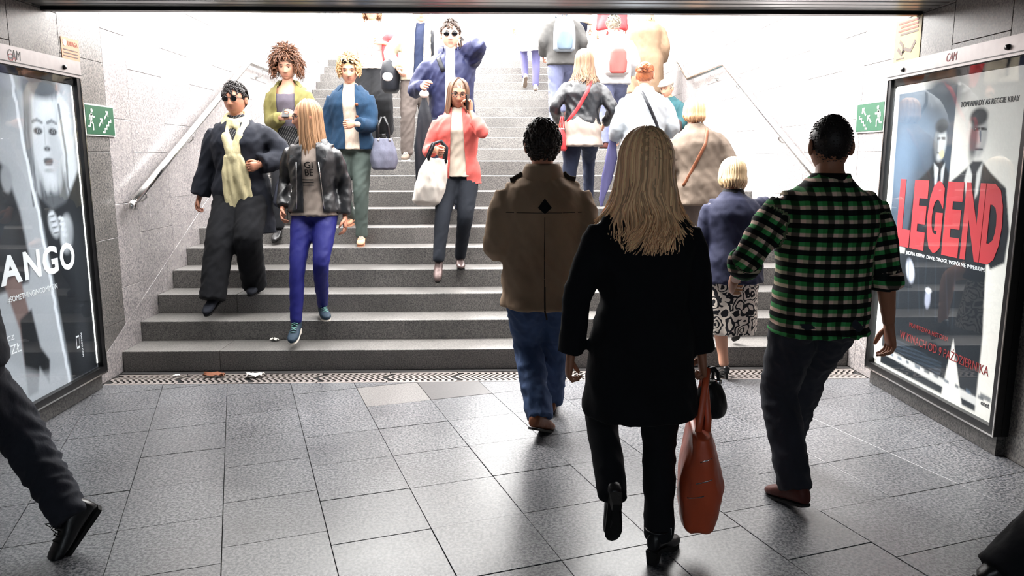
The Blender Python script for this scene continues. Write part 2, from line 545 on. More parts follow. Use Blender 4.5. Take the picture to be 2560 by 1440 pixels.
# lamps of the passage (recessed, behind and above the camera)
def ceiling_lamp(x, y, label, strength):
    t = empty('ceiling_lamp', (x, y, CEIL)); tag(t, label, 'lamp', 'passage ceiling lamps')
    h = MB(); h.box((0, 0, -.012), (1.3, .22, .05)); h.obj('housing', M['alu'], t, False)
    for dy in (-.05, .05):
        MB().tube([(-.6, dy, -.055), (.6, dy, -.055)], .016, 10).obj('tube', glow('fluorescent_tube', (.82, .91, 1, 1), strength), t)
for i, (x, y) in enumerate([(-1.35, -7.9), (1.35, -7.9), (-1.35, -9.7), (1.35, -9.7), (-1.35, -11.5), (1.35, -11.5)]):
    ceiling_lamp(x, y, 'fluorescent ceiling lamp %s the passage, %s' % (('left of', 'right of')[i % 2], ('nearest the stairs', 'second from the stairs', 'third from the stairs')[i // 2]), 38)

# ------------------------------------------------------------------ handrails
def handrail(side):
    sx = -1 if side == 'left' else 1
    x = sx * (HW - .085)
    t = empty('handrail', (x, .2, 0))
    tag(t, 'steel handrail on the %s wall of the stairs, bending level at the landing' % side, 'handrail')
    def zl(y): return 1.25 + .453 * (y - .2)
    yb = 3.22; zb = zl(yb); y2 = step_y(11) + .12
    pts = [(0, 0, zl(.2))] + [(0, y - .2, zl(y)) for y in (1, 2, 3, yb - .03)] + [(0, yb - .2, zb)]
    pts += [(0, yb + .04 - .2, zb + .002), (0, y2 - .2 - .05, zb), (0, y2 - .2, zb)]
    pts += [(0, y2 + .05 - .2, zb + .02), (0, y2 + 3.4 - .2, zb + 3.4 * .4595)]
    MB().tube(pts, .029, 14).obj('rail', M['steel'], t)
    MB().tube([(0, .012, zl(.2) + .005), (0, -.03, zl(.2) - .02), (0, -.035, zl(.2) - .05)], [.0295, .030, .028], 12).obj('end_bend', M['steel'], t)
    for y in (.42, 1.45, 2.75, 3.75, 5.3, 6.6):
        z = zl(y) if y < yb else (zb if y < y2 else zb + (y - y2) * .4595)
        b = MB().tube([(0, y - .2, z - .02), (0, y - .2, z - .075), (sx * .03, y - .2, z - .10), (sx * .084, y - .2, z - .10)], .008, 8)
        b.tube([(sx * .074, y - .2, z - .10), (sx * .085, y - .2, z - .10)], .03, 14)
        b.obj('bracket', M['steel'], t)
    return t
handrail('left'); handrail('right')
# ------------------------------------------------------------------ lit poster cases
class Paint:
    def __init__(s, u0, u1, v0, v1, nu, nv, bgc):
        s.nu, s.nv = nu, nv
        s.u, s.v = np.meshgrid(np.linspace(u0, u1, nu), np.linspace(v0, v1, nv))
        s.c = np.ones((nv, nu, 3)) * np.array(bgc[:3]); s.rng = np.random.RandomState(3)
    def mix(s, m, col): s.c = s.c * (1 - m[..., None]) + np.array(col[:3]) * m[..., None]
    def ell(s, cu, cv, ru, rv, col, soft=.25, ang=0, k=1.0):
        du, dv = s.u - cu, s.v - cv; ca, sa = math.cos(ang), math.sin(ang)
        d = np.sqrt(((du * ca + dv * sa) / ru) ** 2 + ((-du * sa + dv * ca) / rv) ** 2)
        s.mix(np.clip((1 - d) / soft + .5, 0, 1) * k, col)
    def poly(s, pts, col, k=1.0, soft=.008):
        ins = np.zeros(s.u.shape, bool); dist = np.full(s.u.shape, 9.0); n = len(pts)
        for i in range(n):
            (x1, y1), (x2, y2) = pts[i], pts[(i + 1) % n]
            cond = ((y1 > s.v) != (y2 > s.v)); xi = (x2 - x1) * (s.v - y1) / ((y2 - y1) or 1e-9) + x1
            ins ^= cond & (s.u < xi)
            L2 = (x2 - x1) ** 2 + (y2 - y1) ** 2 + 1e-12
            t = np.clip(((s.u - x1) * (x2 - x1) + (s.v - y1) * (y2 - y1)) / L2, 0, 1)
            dist = np.minimum(dist, np.hypot(s.u - x1 - t * (x2 - x1), s.v - y1 - t * (y2 - y1)))
        sd = np.where(ins, dist, -dist)
        s.mix(np.clip(sd / soft + .5, 0, 1) * k, col)
    def line(s, pts, w, col, k=1.0):
        d = np.full(s.u.shape, 9.0)
        for (x1, y1), (x2, y2) in zip(pts[:-1], pts[1:]):
            L2 = (x2 - x1) ** 2 + (y2 - y1) ** 2 + 1e-12
            t = np.clip(((s.u - x1) * (x2 - x1) + (s.v - y1) * (y2 - y1)) / L2, 0, 1)
            d = np.minimum(d, np.hypot(s.u - x1 - t * (x2 - x1), s.v - y1 - t * (y2 - y1)))
        s.mix(np.clip((w - d) / .006 + .5, 0, 1) * k, col)
    def grain(s, a): s.c *= 1 + (s.rng.rand(s.nv, s.nu, 1) - .5) * a
    def mesh(s, to3d, name, mat, flip):
        co = [to3d(u, v) for u, v in zip(s.u.ravel(), s.v.ravel())]
        f = []
        for j in range(s.nv - 1):
            for i in range(s.nu - 1):
                a = j * s.nu + i; q = (a, a + 1, a + s.nu + 1, a + s.nu); f.append(q[::-1] if flip else q)
        me = bpy.data.meshes.new(name); me.from_pydata(co, [], f); me.materials.append(mat)
        at = me.color_attributes.new('tint', 'FLOAT_COLOR', 'POINT')
        c4 = np.ones((s.nu * s.nv, 4), np.float32); c4[:, :3] = np.clip(s.c.reshape(-1, 3), 0, 1)
        at.data.foreach_set('color', c4.reshape(-1)); me.update(); return me

M['print'] = attr_mat('backlit_print', .5, .3, emit=.2)
M['ink_white'] = glow('white_ink', rgb(235, 235, 235), .3)
M['ink_red'] = glow('red_ink', rgb(178, 50, 56), .28)
M['ink_red_dim'] = glow('dark_red_ink', rgb(130, 40, 40), .15)
M['ink_dark'] = plain('dark_ink', rgb(40, 40, 46), .6)
M['marker_red'] = plain('red_marker', rgb(170, 30, 34), .5)
M['marker_black'] = plain('black_marker', rgb(30, 26, 28), .5)
M['strip_glow'] = glow('backlight_leak', (1, .98, .93, 1), 2.4)
M['plinth'] = granite('plinth_granite', rgb(26, 26, 28), rgb(84, 82, 80), 90, .4, .5, .05, .2)

def crease_lines(p, pts, w, c): p.line(pts, w, c, .7)

def paint_left():
    p = Paint(-1.76, -.44, .15, 2.04, 150, 214, rgb(150, 156, 164))
    g = lambda v: rgb(v, v + 3, v + 8)
    # torn left half: dark jacket, bare legs and boots
    p.poly([(-1.76, 2.04), (-1.09, 2.04), (-1.03, 1.58), (-.95, 1.2), (-.80, .15), (-1.76, .15)], g(168))
    p.ell(-1.35, 1.86, .12, .2, g(205), .5); p.ell(-1.3, 1.92, .2, .16, g(120), .7, .3, .6)
    p.poly([(-1.76, 1.72), (-1.40, 1.66), (-1.22, 1.52), (-1.13, 1.28), (-1.08, .98), (-1.12, .86), (-1.76, .80)], g(34), soft=.03)
    p.ell(-1.22, 1.46, .05, .075, g(150), .4); p.ell(-1.30, 1.2, .1, .2, g(50), .8, .3)
    p.poly([(-1.35, .90), (-1.20, .92), (-1.13, .62), (-1.14, .25), (-1.23, .2), (-1.25, .6)], rgb(120, 100, 96), soft=.02)
    p.poly([(-1.24, .66), (-1.12, .70), (-1.07, .46), (-.99, .36), (-1.02, .22), (-1.10, .34), (-1.14, .2), (-1.24, .2)], g(26), soft=.02)
    p.poly([(-1.76, .60), (-1.5, .5), (-1.1, .30), (-.8, .26), (-.8, .15), (-1.76, .15)], g(186), .6, .05)
    # right half: a face above a dark jacket with both hands at the collar
    right = [(-1.05, 2.04), (-1.0, 1.58), (-.92, 1.2), (-.77, .15), (-.44, .15), (-.44, 2.04)]
    p.poly(right, g(166))
    for k in range(16):
        u = -.99 + .022 * k
        p.line([(u + .03, 2.02), (u - .01 + .01 * math.sin(k), 1.72), (u + .035 * math.sin(k * 1.7), 1.30 + .03 * (k % 4))], .009, g(70 + 90 * ((k * 7) % 5) / 4), .8)
    p.ell(-.785, 1.67, .155, .27, g(196), .3)
    p.ell(-.70, 1.62, .07, .22, g(150), .9, .1, .6)
    p.ell(-.79, 1.90, .17, .09, g(214), .8, 0, .6)
    p.ell(-.79, 2.0, .2, .07, g(70), .6)
    p.poly([(-.98, 2.03), (-.90, 1.98), (-.945, 1.72), (-.96, 1.45), (-1.0, 1.5)], g(96), .85, .03)
    p.poly([(-.60, 1.98), (-.66, 1.9), (-.62, 1.6), (-.64, 1.40), (-.54, 1.25), (-.46, 1.4), (-.5, 1.9)], g(188), .9, .03)
    p.line([(-.62, 1.9), (-.585, 1.6), (-.60, 1.4), (-.52, 1.2)], .012, g(80), .8)
    for eu_ in (-.868, -.712):
        p.ell(eu_, 1.735, .046, .021, g(48), .5); p.ell(eu_ + .004, 1.735, .016, .012, g(150), .5); p.ell(eu_ + .004, 1.735, .008, .009, g(16), .5)
        p.line([(eu_ - .05, 1.788), (eu_, 1.802), (eu_ + .048, 1.786)], .010, g(90), .8)
    p.line([(-.80, 1.76), (-.805, 1.66)], .007, g(150), .6)
    p.ell(-.79, 1.632, .034, .016, g(110), .8); p.ell(-.808, 1.628, .008, .006, g(40), .6); p.ell(-.772, 1.628, .008, .006, g(40), .6)
    p.ell(-.79, 1.562, .050, .016, g(88), .5); p.ell(-.79, 1.543, .044, .015, g(104), .5); p.line([(-.835, 1.555), (-.745, 1.555)], .004, g(34))
    p.ell(-.79, 1.50, .05, .014, g(160), .8); p.ell(-.78, 1.43, .07, .05, g(204), .9, 0, .5)
    p.poly([(-.90, 1.43), (-.86, 1.36), (-.70, 1.36), (-.62, 1.48), (-.60, 1.25), (-.72, 1.1), (-.93, 1.2)], g(74), .9, .04)
    p.poly([(-.94, 1.36), (-.80, 1.26), (-.64, 1.30), (-.44, 1.52), (-.44, .15), (-.77, .15), (-.92, 1.2)], g(30), 1, .03)
    p.ell(-.80, 1.17, .055, .085, g(178), .4, .3); p.ell(-.665, 1.10, .075, .12, g(192), .4, -.2)
    for q in range(4):
        p.ell(-.82 + .012 * q, 1.235 - .035 * q, .034, .014, g(206), .4, .3); p.line([(-.85 + .012 * q, 1.22 - .035 * q), (-.79 + .012 * q, 1.225 - .035 * q)], .003, g(70))
        p.ell(-.715 + .01 * q, 1.20 - .035 * q, .034, .014, g(214), .4, -.2)
    p.ell(-.56, .9, .1, .3, g(48), .9, .1, .7); p.ell(-.6, .4, .08, .2, g(60), .9, 0, .5)
    # the torn paper edge
    tear = [(-1.075, 2.04)]
    r = random.Random(2); v = 2.04
    key = [(2.04, -1.075), (1.587, -1.02), (1.234, -.945), (.6, -.87), (.15, -.80)]
    while v > .15:
        v -= .03
        for (va, ua), (vb, ub) in zip(key[:-1], key[1:]):
            if vb <= v <= va: u = ua + (ub - ua) * (va - v) / (va - vb)
        tear.append((u + r.uniform(-.006, .006), v))
    p.line(tear, .014, g(224))
    p.grain(.06); return p

def paint_right():
    p = Paint(.48, 1.77, .15, 2.04, 150, 214, rgb(214, 208, 200))
    nv = lambda a: rgb(a * .8, a * .95, a * 1.12)
    p.ell(1.5, 1.4, .3, .6, rgb(228, 224, 216), .9)
    p.poly([(.52, 1.99), (1.15, 1.995), (1.155, 1.42), (1.13, 1.0), (.54, 1.0)], nv(74), 1, .006)
    p.ell(.75, 1.75, .25, .2, nv(110), .9, .2, .7); p.ell(.62, 1.5, .14, .2, nv(128), .9, 0, .5); p.ell(1.0, 1.95, .2, .12, nv(58), .9)
    # first suited figure, mid-distance (plain generic stand-in)
    p.poly([(.80, 1.42), (.93, 1.50), (1.00, 1.56), (1.08, 1.56), (1.15, 1.48), (1.155, .95), (.74, .95)], nv(26), 1, .02)
    p.ell(1.03, 1.665, .062, .105, rgb(186, 188, 190), .3); p.ell(1.03, 1.765, .068, .045, nv(30), .4); p.ell(.985, 1.64, .03, .1, nv(50), .7, 0, .8)
    p.line([(1.0, 1.69), (1.025, 1.692)], .007, nv(20)); p.line([(1.045, 1.692), (1.072, 1.69)], .007, nv(20)); p.line([(1.01, 1.608), (1.06, 1.606)], .005, nv(60))
    p.ell(1.055, 1.60, .026, .026, rgb(214, 200, 150), .4)
    p.poly([(.985, 1.545), (1.06, 1.50), (1.10, 1.55), (1.09, 1.42), (1.02, 1.38)], rgb(190, 194, 196), 1, .01); p.poly([(1.04, 1.52), (1.065, 1.52), (1.075, 1.40), (1.03, 1.40)], nv(24))
    # second suited figure, nearer
    p.poly([(1.17, 1.44), (1.31, 1.52), (1.36, 1.56), (1.44, 1.56), (1.52, 1.50), (1.66, 1.42), (1.72, 1.2), (1.71, 1.03), (1.60, .98), (1.56, 1.05), (1.58, .8), (1.60, .6), (1.60, .18), (1.48, .18), (1.345, .53), (1.28, .18), (.56, .18), (.56, .95), (1.14, 1.0)], nv(34), 1, .012)
    p.poly([(1.70, 1.1), (1.52, .99), (1.545, 1.08), (1.6, 1.16)], nv(24), 1, .012)
    p.ell(1.39, 1.70, .072, .125, rgb(176, 174, 172), .3); p.ell(1.375, 1.80, .078, .05, nv(26), .4); p.ell(1.345, 1.68, .036, .12, nv(44), .7, 0, .85)
    p.line([(1.35, 1.732), (1.385, 1.736)], .008, nv(22)); p.line([(1.405, 1.736), (1.445, 1.730)], .008, nv(22)); p.line([(1.40, 1.72), (1.408, 1.67)], .006, nv(90)); p.line([(1.375, 1.625), (1.43, 1.624)], .006, nv(50))
    p.poly([(1.325, 1.545), (1.38, 1.46), (1.45, 1.56), (1.43, 1.38), (1.36, 1.28), (1.30, 1.45)], rgb(206, 204, 200), 1, .012); p.poly([(1.37, 1.50), (1.405, 1.50), (1.41, 1.2), (1.35, 1.2)], nv(22))
    p.ell(.83, .86, .045, .075, rgb(176, 178, 190), .4, .4); p.ell(1.05, .72, .03, .06, rgb(150, 152, 168), .5); p.ell(1.05, .77, .032, .016, rgb(214, 214, 216), .5)
    for k in range(7): p.line([(.70 + .1 * k, .95), (.72 + .1 * k + .03 * (k % 3), .60)], .006, nv(60), .5)
    # credits band and logos
    p.poly([(1.285, .18), (1.345, .53), (1.44, .18)], rgb(214, 208, 200)); 
    p.poly([(.52, .30), (1.60, .262), (1.60, .215), (.52, .25)], rgb(206, 202, 198), .9)
    r = random.Random(5)
    for k in range(11):
        u = .56 + k * .105; w = r.uniform(.022, .036)
        p.poly([(u, .283), (u + w * 1.6, .281), (u + w * 1.6, .262), (u, .264)], nv(r.uniform(50, 110)), .8, .005)
    for k in range(6): p.line([(.70, .385 - .014 * k), (1.25, .36 - .014 * k)], .003, nv(80), .7)
    p.poly([(1.63, .30), (1.72, .297), (1.72, .27), (1.63, .273)], nv(60), .8)
    p.grain(.05); return p

def lightbox(side, y0, y1, label):
    sx = -1 if side == 'left' else 1; inn = -sx
    yc = (y0 + y1) / 2
    root = empty('poster_lightbox', (sx * HW, yc, 0)); tag(root, label, 'poster case')
    def bx(name, xa, xb, ya, yb, za, zb, mat, parent=root):
        mb = MB(); mb.box((inn * (xa + xb) / 2, (ya + yb) / 2 - yc, (za + zb) / 2), (abs(xb - xa), yb - ya, zb - za))
        return mb.obj(name, mat, parent, False)
    bx('case', .002, .04, y0, y1, .115, 2.19, M['black_metal'])
    bx('plinth', .002, .05, y0 + .02, y1 - .02, .003, .112, M['plinth'])
    fr = bx('frame_rail', .042, .082, y0, y1, .115, .16, M['black_metal'])
    bx('frame_rail', .042, .082, y0, y0 + .045, .161, 2.084, M['black_metal'])
    bx('frame_rail', .042, .082, y1 - .045, y1, .161, 2.084, M['black_metal'])
    bx('frame_edge', .083, .087, y0, y1, .112, .122, M['steel']); 
    bx('frame_edge', .083, .087, y0, y0 + .008, .123, 2.084, M['steel']); bx('frame_edge', .083, .087, y1 - .008, y1, .123, 2.084, M['steel'])
    st = bx('top_rail', .042, .09, y0, y1, 2.086, 2.19, M['alu'])
    bx('rail_groove', .0905, .0915, y0, y1, 2.10, 2.106, M['black_metal'], st)
    for yb in (y0 + .2, y1 - .2):
        MB().tube([(inn * .09, yb - yc, 2.135), (inn * .103, yb - yc, 2.135)], [.016, .013], 10).obj('bolt', M['black_metal'], st)
    bx('head_gap', .041, .05, y0 + .046, y1 - .046, 2.045, 2.084, M['dark'])
    pr = paint_left() if side == 'left' else paint_right()
    if side == 'left': f3 = lambda u, v: (inn * .046, u - yc, v)
    else: f3 = lambda u, v: (inn * .046, -u - yc, v)
    pm = pr.mesh(f3, 'poster_print', M['print'], side != 'left')
    # make sure the printed side faces the passage
    if (pm.polygons[0].normal.x * inn) < 0: pm.flip_normals()
    po = link('poster_print', pm, root); po['label'] = 'printed advertising poster behind glass'
    gx = (y1 - .046, y1 - .060) if True else None
    bx('backlight_strip', .047, .0485, y1 - (.062 if side == 'left' else .075), y1 - .047, .19, 2.03, M['strip_glow'])
    if side == 'right': bx('backlight_strip', .0485, .0495, y1 - .085, y1 - .05, .2, .62, M['strip_glow'])
    bx('glass_pane', .066, .070, y0 + .046, y1 - .046, .162, 2.083, M['glass'])
    Rm = Matrix(((0, 0, inn), (-sx if False else (1 if sx < 0 else -1), 0, 0), (0, 1, 0)))
    def txt(body, u, v, w, h, mat, parent=po, d=.0475, shear=0, name='lettering', tilt=0, bold=0):
        me = text_mesh(body, .1, shear=shear, fit=(w, h), bold=bold); me.materials.append(mat)
        o = link(name, me, parent)
        y = u if sx < 0 else -u
        o.matrix_local = Matrix.Translation((inn * d, y - yc, v)) @ (Rm @ Matrix.Rotation(tilt, 3, 'Z')).to_4x4()
        return o
    return root, txt, st, bx

lb, txt, strip, bx_ = lightbox('left', -1.80, -.395, 'lit poster case on the left wall with a pale face and large white letters')
txt('A', -1.375, .875, .20, .165, M['ink_white'], bold=.003); txt('N', -1.15, .875, .165, .165, M['ink_white'], bold=.003)
txt('G', -.965, .87, .165, .175, M['ink_white'], bold=.003); txt('O', -.775, .87, .17, .175, M['ink_white'], bold=.003)
txt('#SOMETHINGINCOMMON', -1.335, .772, .50, .036, M['ink_white'])
txt('DESZCZ', -1.50, .565, .19, .026, M['ink_white']); txt('9,90ZŁ', -1.50, .475, .24, .062, M['ink_white'])
txt('MANGO.COM', -.625, .44, .16, .014, M['ink_white'], tilt=-PI / 2)
m_ = MB().box((.0478, -.665 + 1.0975, .39), (.001, .036, .085)); ph = m_.obj('printed_phone', M['ink_white'], lb, False)
MB().box((.0486, -.665 + 1.0975, .392), (.0008, .029, .060)).obj('printed_screen', M['ink_dark'], ph, False)
o = txt('CAM', -1.16, 2.118, .12, .052, M['marker_black'], strip, .0905, .15, 'graffiti'); o['label'] = 'scrawled marker letters'
txt('CA', -1.158, 2.108, .07, .04, M['marker_red'], strip, .0903, .2, 'graffiti')

rb, txt, strip, bx_ = lightbox('right', -1.825, -.425, 'lit glass poster case on the right wall with two suited figures and red letters')
U = [.63, .80, .97, 1.15, 1.33, 1.505]
for ch, u in zip('LEGEND', U): txt(ch, u, 1.005, .158 if ch != 'N' else .17, .435, M['ink_red'], bold=.006)
txt('JEDNA KREW. DWIE DROGI. WSPÓLNE IMPERIUM.', .765, .955, .80, .034, M['ink_white'])
txt('TOM HARDY AS REGGIE KRAY', 1.20, 1.862, .49, .03, M['ink_dark'])
txt('PRAWDZIWA HISTORIA', .88, .505, .42, .028, M['ink_red_dim']); txt('W KINACH OD 9 PAŹDZIERNIKA', .78, .405, .90, .07, M['ink_red_dim'])
txt('onet', 1.645, .235, .07, .024, M['ink_dark'])
o = txt('CAM', 1.09, 2.125, .10, .048, M['marker_red'], strip, .0905, .15, 'graffiti'); o['label'] = 'scrawled red marker letters'

# ------------------------------------------------------------------ signs and stickers on the walls
M['sign_green'] = plain('exit_sign_green', rgb(20, 72, 48), .4); M['sign_white'] = plain('sign_white', rgb(180, 184, 178), .5)
M['st_orange'] = plain('orange_sticker', rgb(158, 104, 72), .5); M['st_yellow'] = plain('yellowed_sticker', rgb(124, 108, 70), .6)
M['st_ink'] = plain('sticker_ink', rgb(60, 46, 38), .6); M['st_red'] = plain('sticker_red', rgb(120, 40, 24), .6)
def wall_frame(side, y, z, d=.0):
    sx = -1 if side == 'left' else 1; inn = -sx
    def f(a, b, c=0): return (inn * (d + c), a, b)     # a along +Y
    return sx, inn, f
def ribbon(f, pts, w, c, mat, name, parent):
    vs = []; fs = []; n = len(pts)
    for i, (a, b) in enumerate(pts):
        p, q = pts[max(0, i - 1)], pts[min(n - 1, i + 1)]
        dx, dy = q[0] - p[0], q[1] - p[1]; l = math.hypot(dx, dy) or 1
        nx, ny = -dy / l * w, dx / l * w
        for cc in (c, c + .0015): vs += [f(a + nx, b + ny, cc), f(a - nx, b - ny, cc)]
    for i in range(n - 1):
        k = i * 4; fs += [(k + 2, k + 3, k + 7, k + 6), (k, k + 4, k + 5, k + 1), (k, k + 2, k + 6, k + 4), (k + 1, k + 5, k + 7, k + 3)]
    fs += [(0, 1, 3, 2), (4 * n - 4, 4 * n - 2, 4 * n - 1, 4 * n - 3)]
    return MB().add(vs, fs).obj(name, mat, parent, False)
def exit_sign(side, y, z, label):
    sx, inn, f = wall_frame(side, y, z)
    t = empty('exit_sign', (sx * HW, y, z)); tag(t, label, 'sign')
    MB().box((inn * .006, 0, 0), (.010, .41, .215)).obj('border', M['sign_white'], t, False)
    MB().box((inn * .0125, 0, 0), (.003, .39, .195)).obj('board', M['sign_green'], t, False)
    c = .0142
    mb = MB(); mb.tube([f(-.115, .062, c), f(-.115, .062, c + .0015)], .014, 12); mb.obj('pictogram_head', M['sign_white'], t, False)
    R = lambda pts, w, nm: ribbon(f, pts, w, c, M['sign_white'], nm, t)
    R([(-.122, .045), (-.13, .0), (-.135, -.012)], .012, 'pictogram_body')
    R([(-.122, .038), (-.10, .018), (-.078, .022)], .006, 'pictogram_arm'); R([(-.124, .038), (-.152, .022), (-.158, -.002)], .006, 'pictogram_arm')
    R([(-.134, -.008), (-.108, -.028), (-.108, -.07)], .007, 'pictogram_leg'); R([(-.136, -.008), (-.150, -.042), (-.178, -.044)], .007, 'pictogram_leg')
    for (a, b) in ((.085, .035), (.0, -.02)):
        R([(a - .03, b - .02), (a + .02, b + .025)], .006, 'arrow_shaft'); R([(a - .008, b + .03), (a + .024, b + .03), (a + .024, b - .004)], .006, 'arrow_head')
    R([(.02, -.08), (.05, -.08), (.05, -.055), (.08, -.055), (.08, -.03), (.11, -.03), (.11, -.005), (.145, -.005), (.145, .015)], .007, 'stair_pictogram')
exit_sign('left', -.04, 1.835, 'green exit sign with running figure on the left wall beside the poster')
exit_sign('right', -.075, 1.865, 'green exit sign with running figure on the right wall, partly behind the poster case')
def sticker(side, ya, yb, za, zb, mat, label):
    sx, inn, f = wall_frame(side, 0, 0); yc, zc = (ya + yb) / 2, (za + zb) / 2
    t = empty('wall_sticker', (sx * HW, yc, zc)); tag(t, label, 'sticker')
    MB().box((inn * .0025, 0, 0), (.003, yb - ya, zb - za)).obj('sheet', mat, t, False)
    return t, f, inn, sx
t, f, inn, sx = sticker('left', -.44, -.225, 2.205, 2.345, M['st_orange'], 'small orange warning sticker above the left poster case')
me = text_mesh('UWAGA', .1, fit=(.12, .03)); me.materials.append(M['st_red']); o = link('lettering', me, t); o.matrix_local = Matrix.Translation((.0046, -.03, .022)) @ Matrix(((0, 0, 1), (1, 0, 0), (0, 1, 0))).to_4x4()
MB().tube([(.004, -.068, .038), (.0055, -.068, .038)], .022, 14).obj('round_mark', M['sign_white'], t, False)
for k in range(3): ribbon(f, [(-.09, -.005 - .02 * k), (.085, -.005 - .02 * k)], .003, .0042, M['st_ink'], 'printed_line', t)
t, f, inn, sx = sticker('right', -.64, -.325, 2.205, 2.475, M['st_yellow'], 'yellowed safety notice above the right poster case')
for k in range(4): ribbon(f, [(-.12, .115 - .024 * k), (.12 - .03 * (k % 2), .115 - .024 * k)], .006, .0042, M['st_red'] if k < 3 else M['st_ink'], 'printed_line', t)
ribbon(f, [(.11, -.045), (.06, -.085), (.02, -.055), (-.05, -.075), (-.1, -.02)], .012, .0042, M['st_ink'], 'falling_figure', t)
ribbon(f, [(.09, .0), (.05, -.03), (.04, -.08)], .010, .0042, M['st_ink'], 'falling_figure', t)
ribbon(f, [(.12, -.112), (.03, -.112)], .004, .0042, M['st_ink'], 'printed_line', t)

# ------------------------------------------------------------------ litter
def crumple(name, loc, size, mat, label, cat, seed, flat=.3):
    r = random.Random(seed); mb = MB(); n = 6; vs = []; fs = []
    for j in range(n):
        for i in range(n):
            vs.append(((i / (n - 1) - .5) * size[0] * (1 - .3 * r.random()), (j / (n - 1) - .5) * size[1] * (1 - .3 * r.random()), .004 + r.random() * size[2]))
    for j in range(n - 1):
        for i in range(n - 1): a = j * n + i; fs.append((a, a + 1, a + n + 1, a + n))
    o = mb.add(vs, fs).obj(name, mat, None, True, loc); md = o.modifiers.new('thick', 'SOLIDIFY'); md.thickness = .002; md.offset = 1
    tag(o, label, cat); return o
M['paper'] = plain('crumpled_paper', rgb(226, 222, 216), .8); M['leaf'] = plain('dry_leaf', rgb(120, 70, 44), .8)
crumple('dry_leaf', (-2.02, -.15, 0), (.17, .06, .03), M['leaf'], 'brown dry leaf lying on the drain grate', 'leaf', 1)
crumple('paper_scrap', (-1.72, -.17, 0), (.15, .07, .03), M['paper'], 'crumpled clear wrapper on the drain grate beside the leaf', 'litter', 2)
crumple('paper_scrap', (-2.30, -.14, 0), (.05, .03, .01), M['paper'], 'small white paper scrap left of the leaf on the drain', 'litter', 3)
crumple('paper_scrap', (-1.70, .30, RI), (.08, .05, .025), M['paper'], 'white torn paper bit on the lowest step', 'litter', 4)
crumple('paper_scrap', (-2.52, 1.28, 4 * RI), (.07, .05, .02), M['paper'], 'white paper scrap on a step beside the left wall', 'litter', 5)
# ------------------------------------------------------------------ people
from mathutils.bvhtree import BVHTree
UP = Vector((0, 0, 1))
PROF = {'m': [(-.07, .165, .118), (0, .172, .124), (.14, .158, .118), (.27, .170, .126), (.37, .182, .128), (.43, .172, .114), (.475, .142, .098), (.515, .098, .078), (.565, .064, .062)],
        'f': [(-.07, .168, .120), (0, .172, .126), (.14, .132, .104), (.27, .146, .116), (.36, .158, .130), (.43, .146, .106), (.475, .118, .088), (.515, .078, .066), (.565, .054, .054)]}
def ik(a, b, l1, l2, pole):
    d = b - a; L = d.length
    if L > (l1 + l2) * .998:
        b = a + d.normalized() * (l1 + l2) * .998; d = b - a; L = d.length
    k = (l1 * l1 - l2 * l2 + L * L) / (2 * L); h = math.sqrt(max(1e-8, l1 * l1 - k * k))
    u = d / L; p = pole - u * pole.dot(u)
    p = p.normalized() if p.length > 1e-6 else u.orthogonal().normalized()
    return a + u * k + p * h, b

def lerp(a, b, t): return a + (b - a) * t
def interp(tab, x):
    for (x0, v0), (x1, v1) in zip(tab[:-1], tab[1:]):
        if x <= x1: return v0 + (v1 - v0) * max(0, (x - x0)) / (x1 - x0)
    return tab[-1][1]

SKIN = {}
def skin_mat(tone):
    if tone not in SKIN:
        c = {'fair': rgb(192, 142, 118), 'mid': rgb(174, 120, 96), 'tan': rgb(160, 108, 82), 'pale': rgb(208, 160, 138)}[tone]
        SKIN[tone] = cloth('skin_' + tone, c, .5, .07, 12, .1, 90, .4)
    return SKIN[tone]
M['lip'] = plain('lips', rgb(196, 132, 114), .5); M['eye'] = plain('eye_white', rgb(180, 174, 168), .2); M['iris'] = plain('iris', rgb(40, 30, 24), .2); M['brow'] = plain('eyebrow', rgb(66, 48, 36), .8)
HAIRM = {}
def hair_mat(col):
    if col not in HAIRM:
        HAIRM[col] = attr_mat('hair', .5, .35, base=rgb(*col))
    return HAIRM[col]

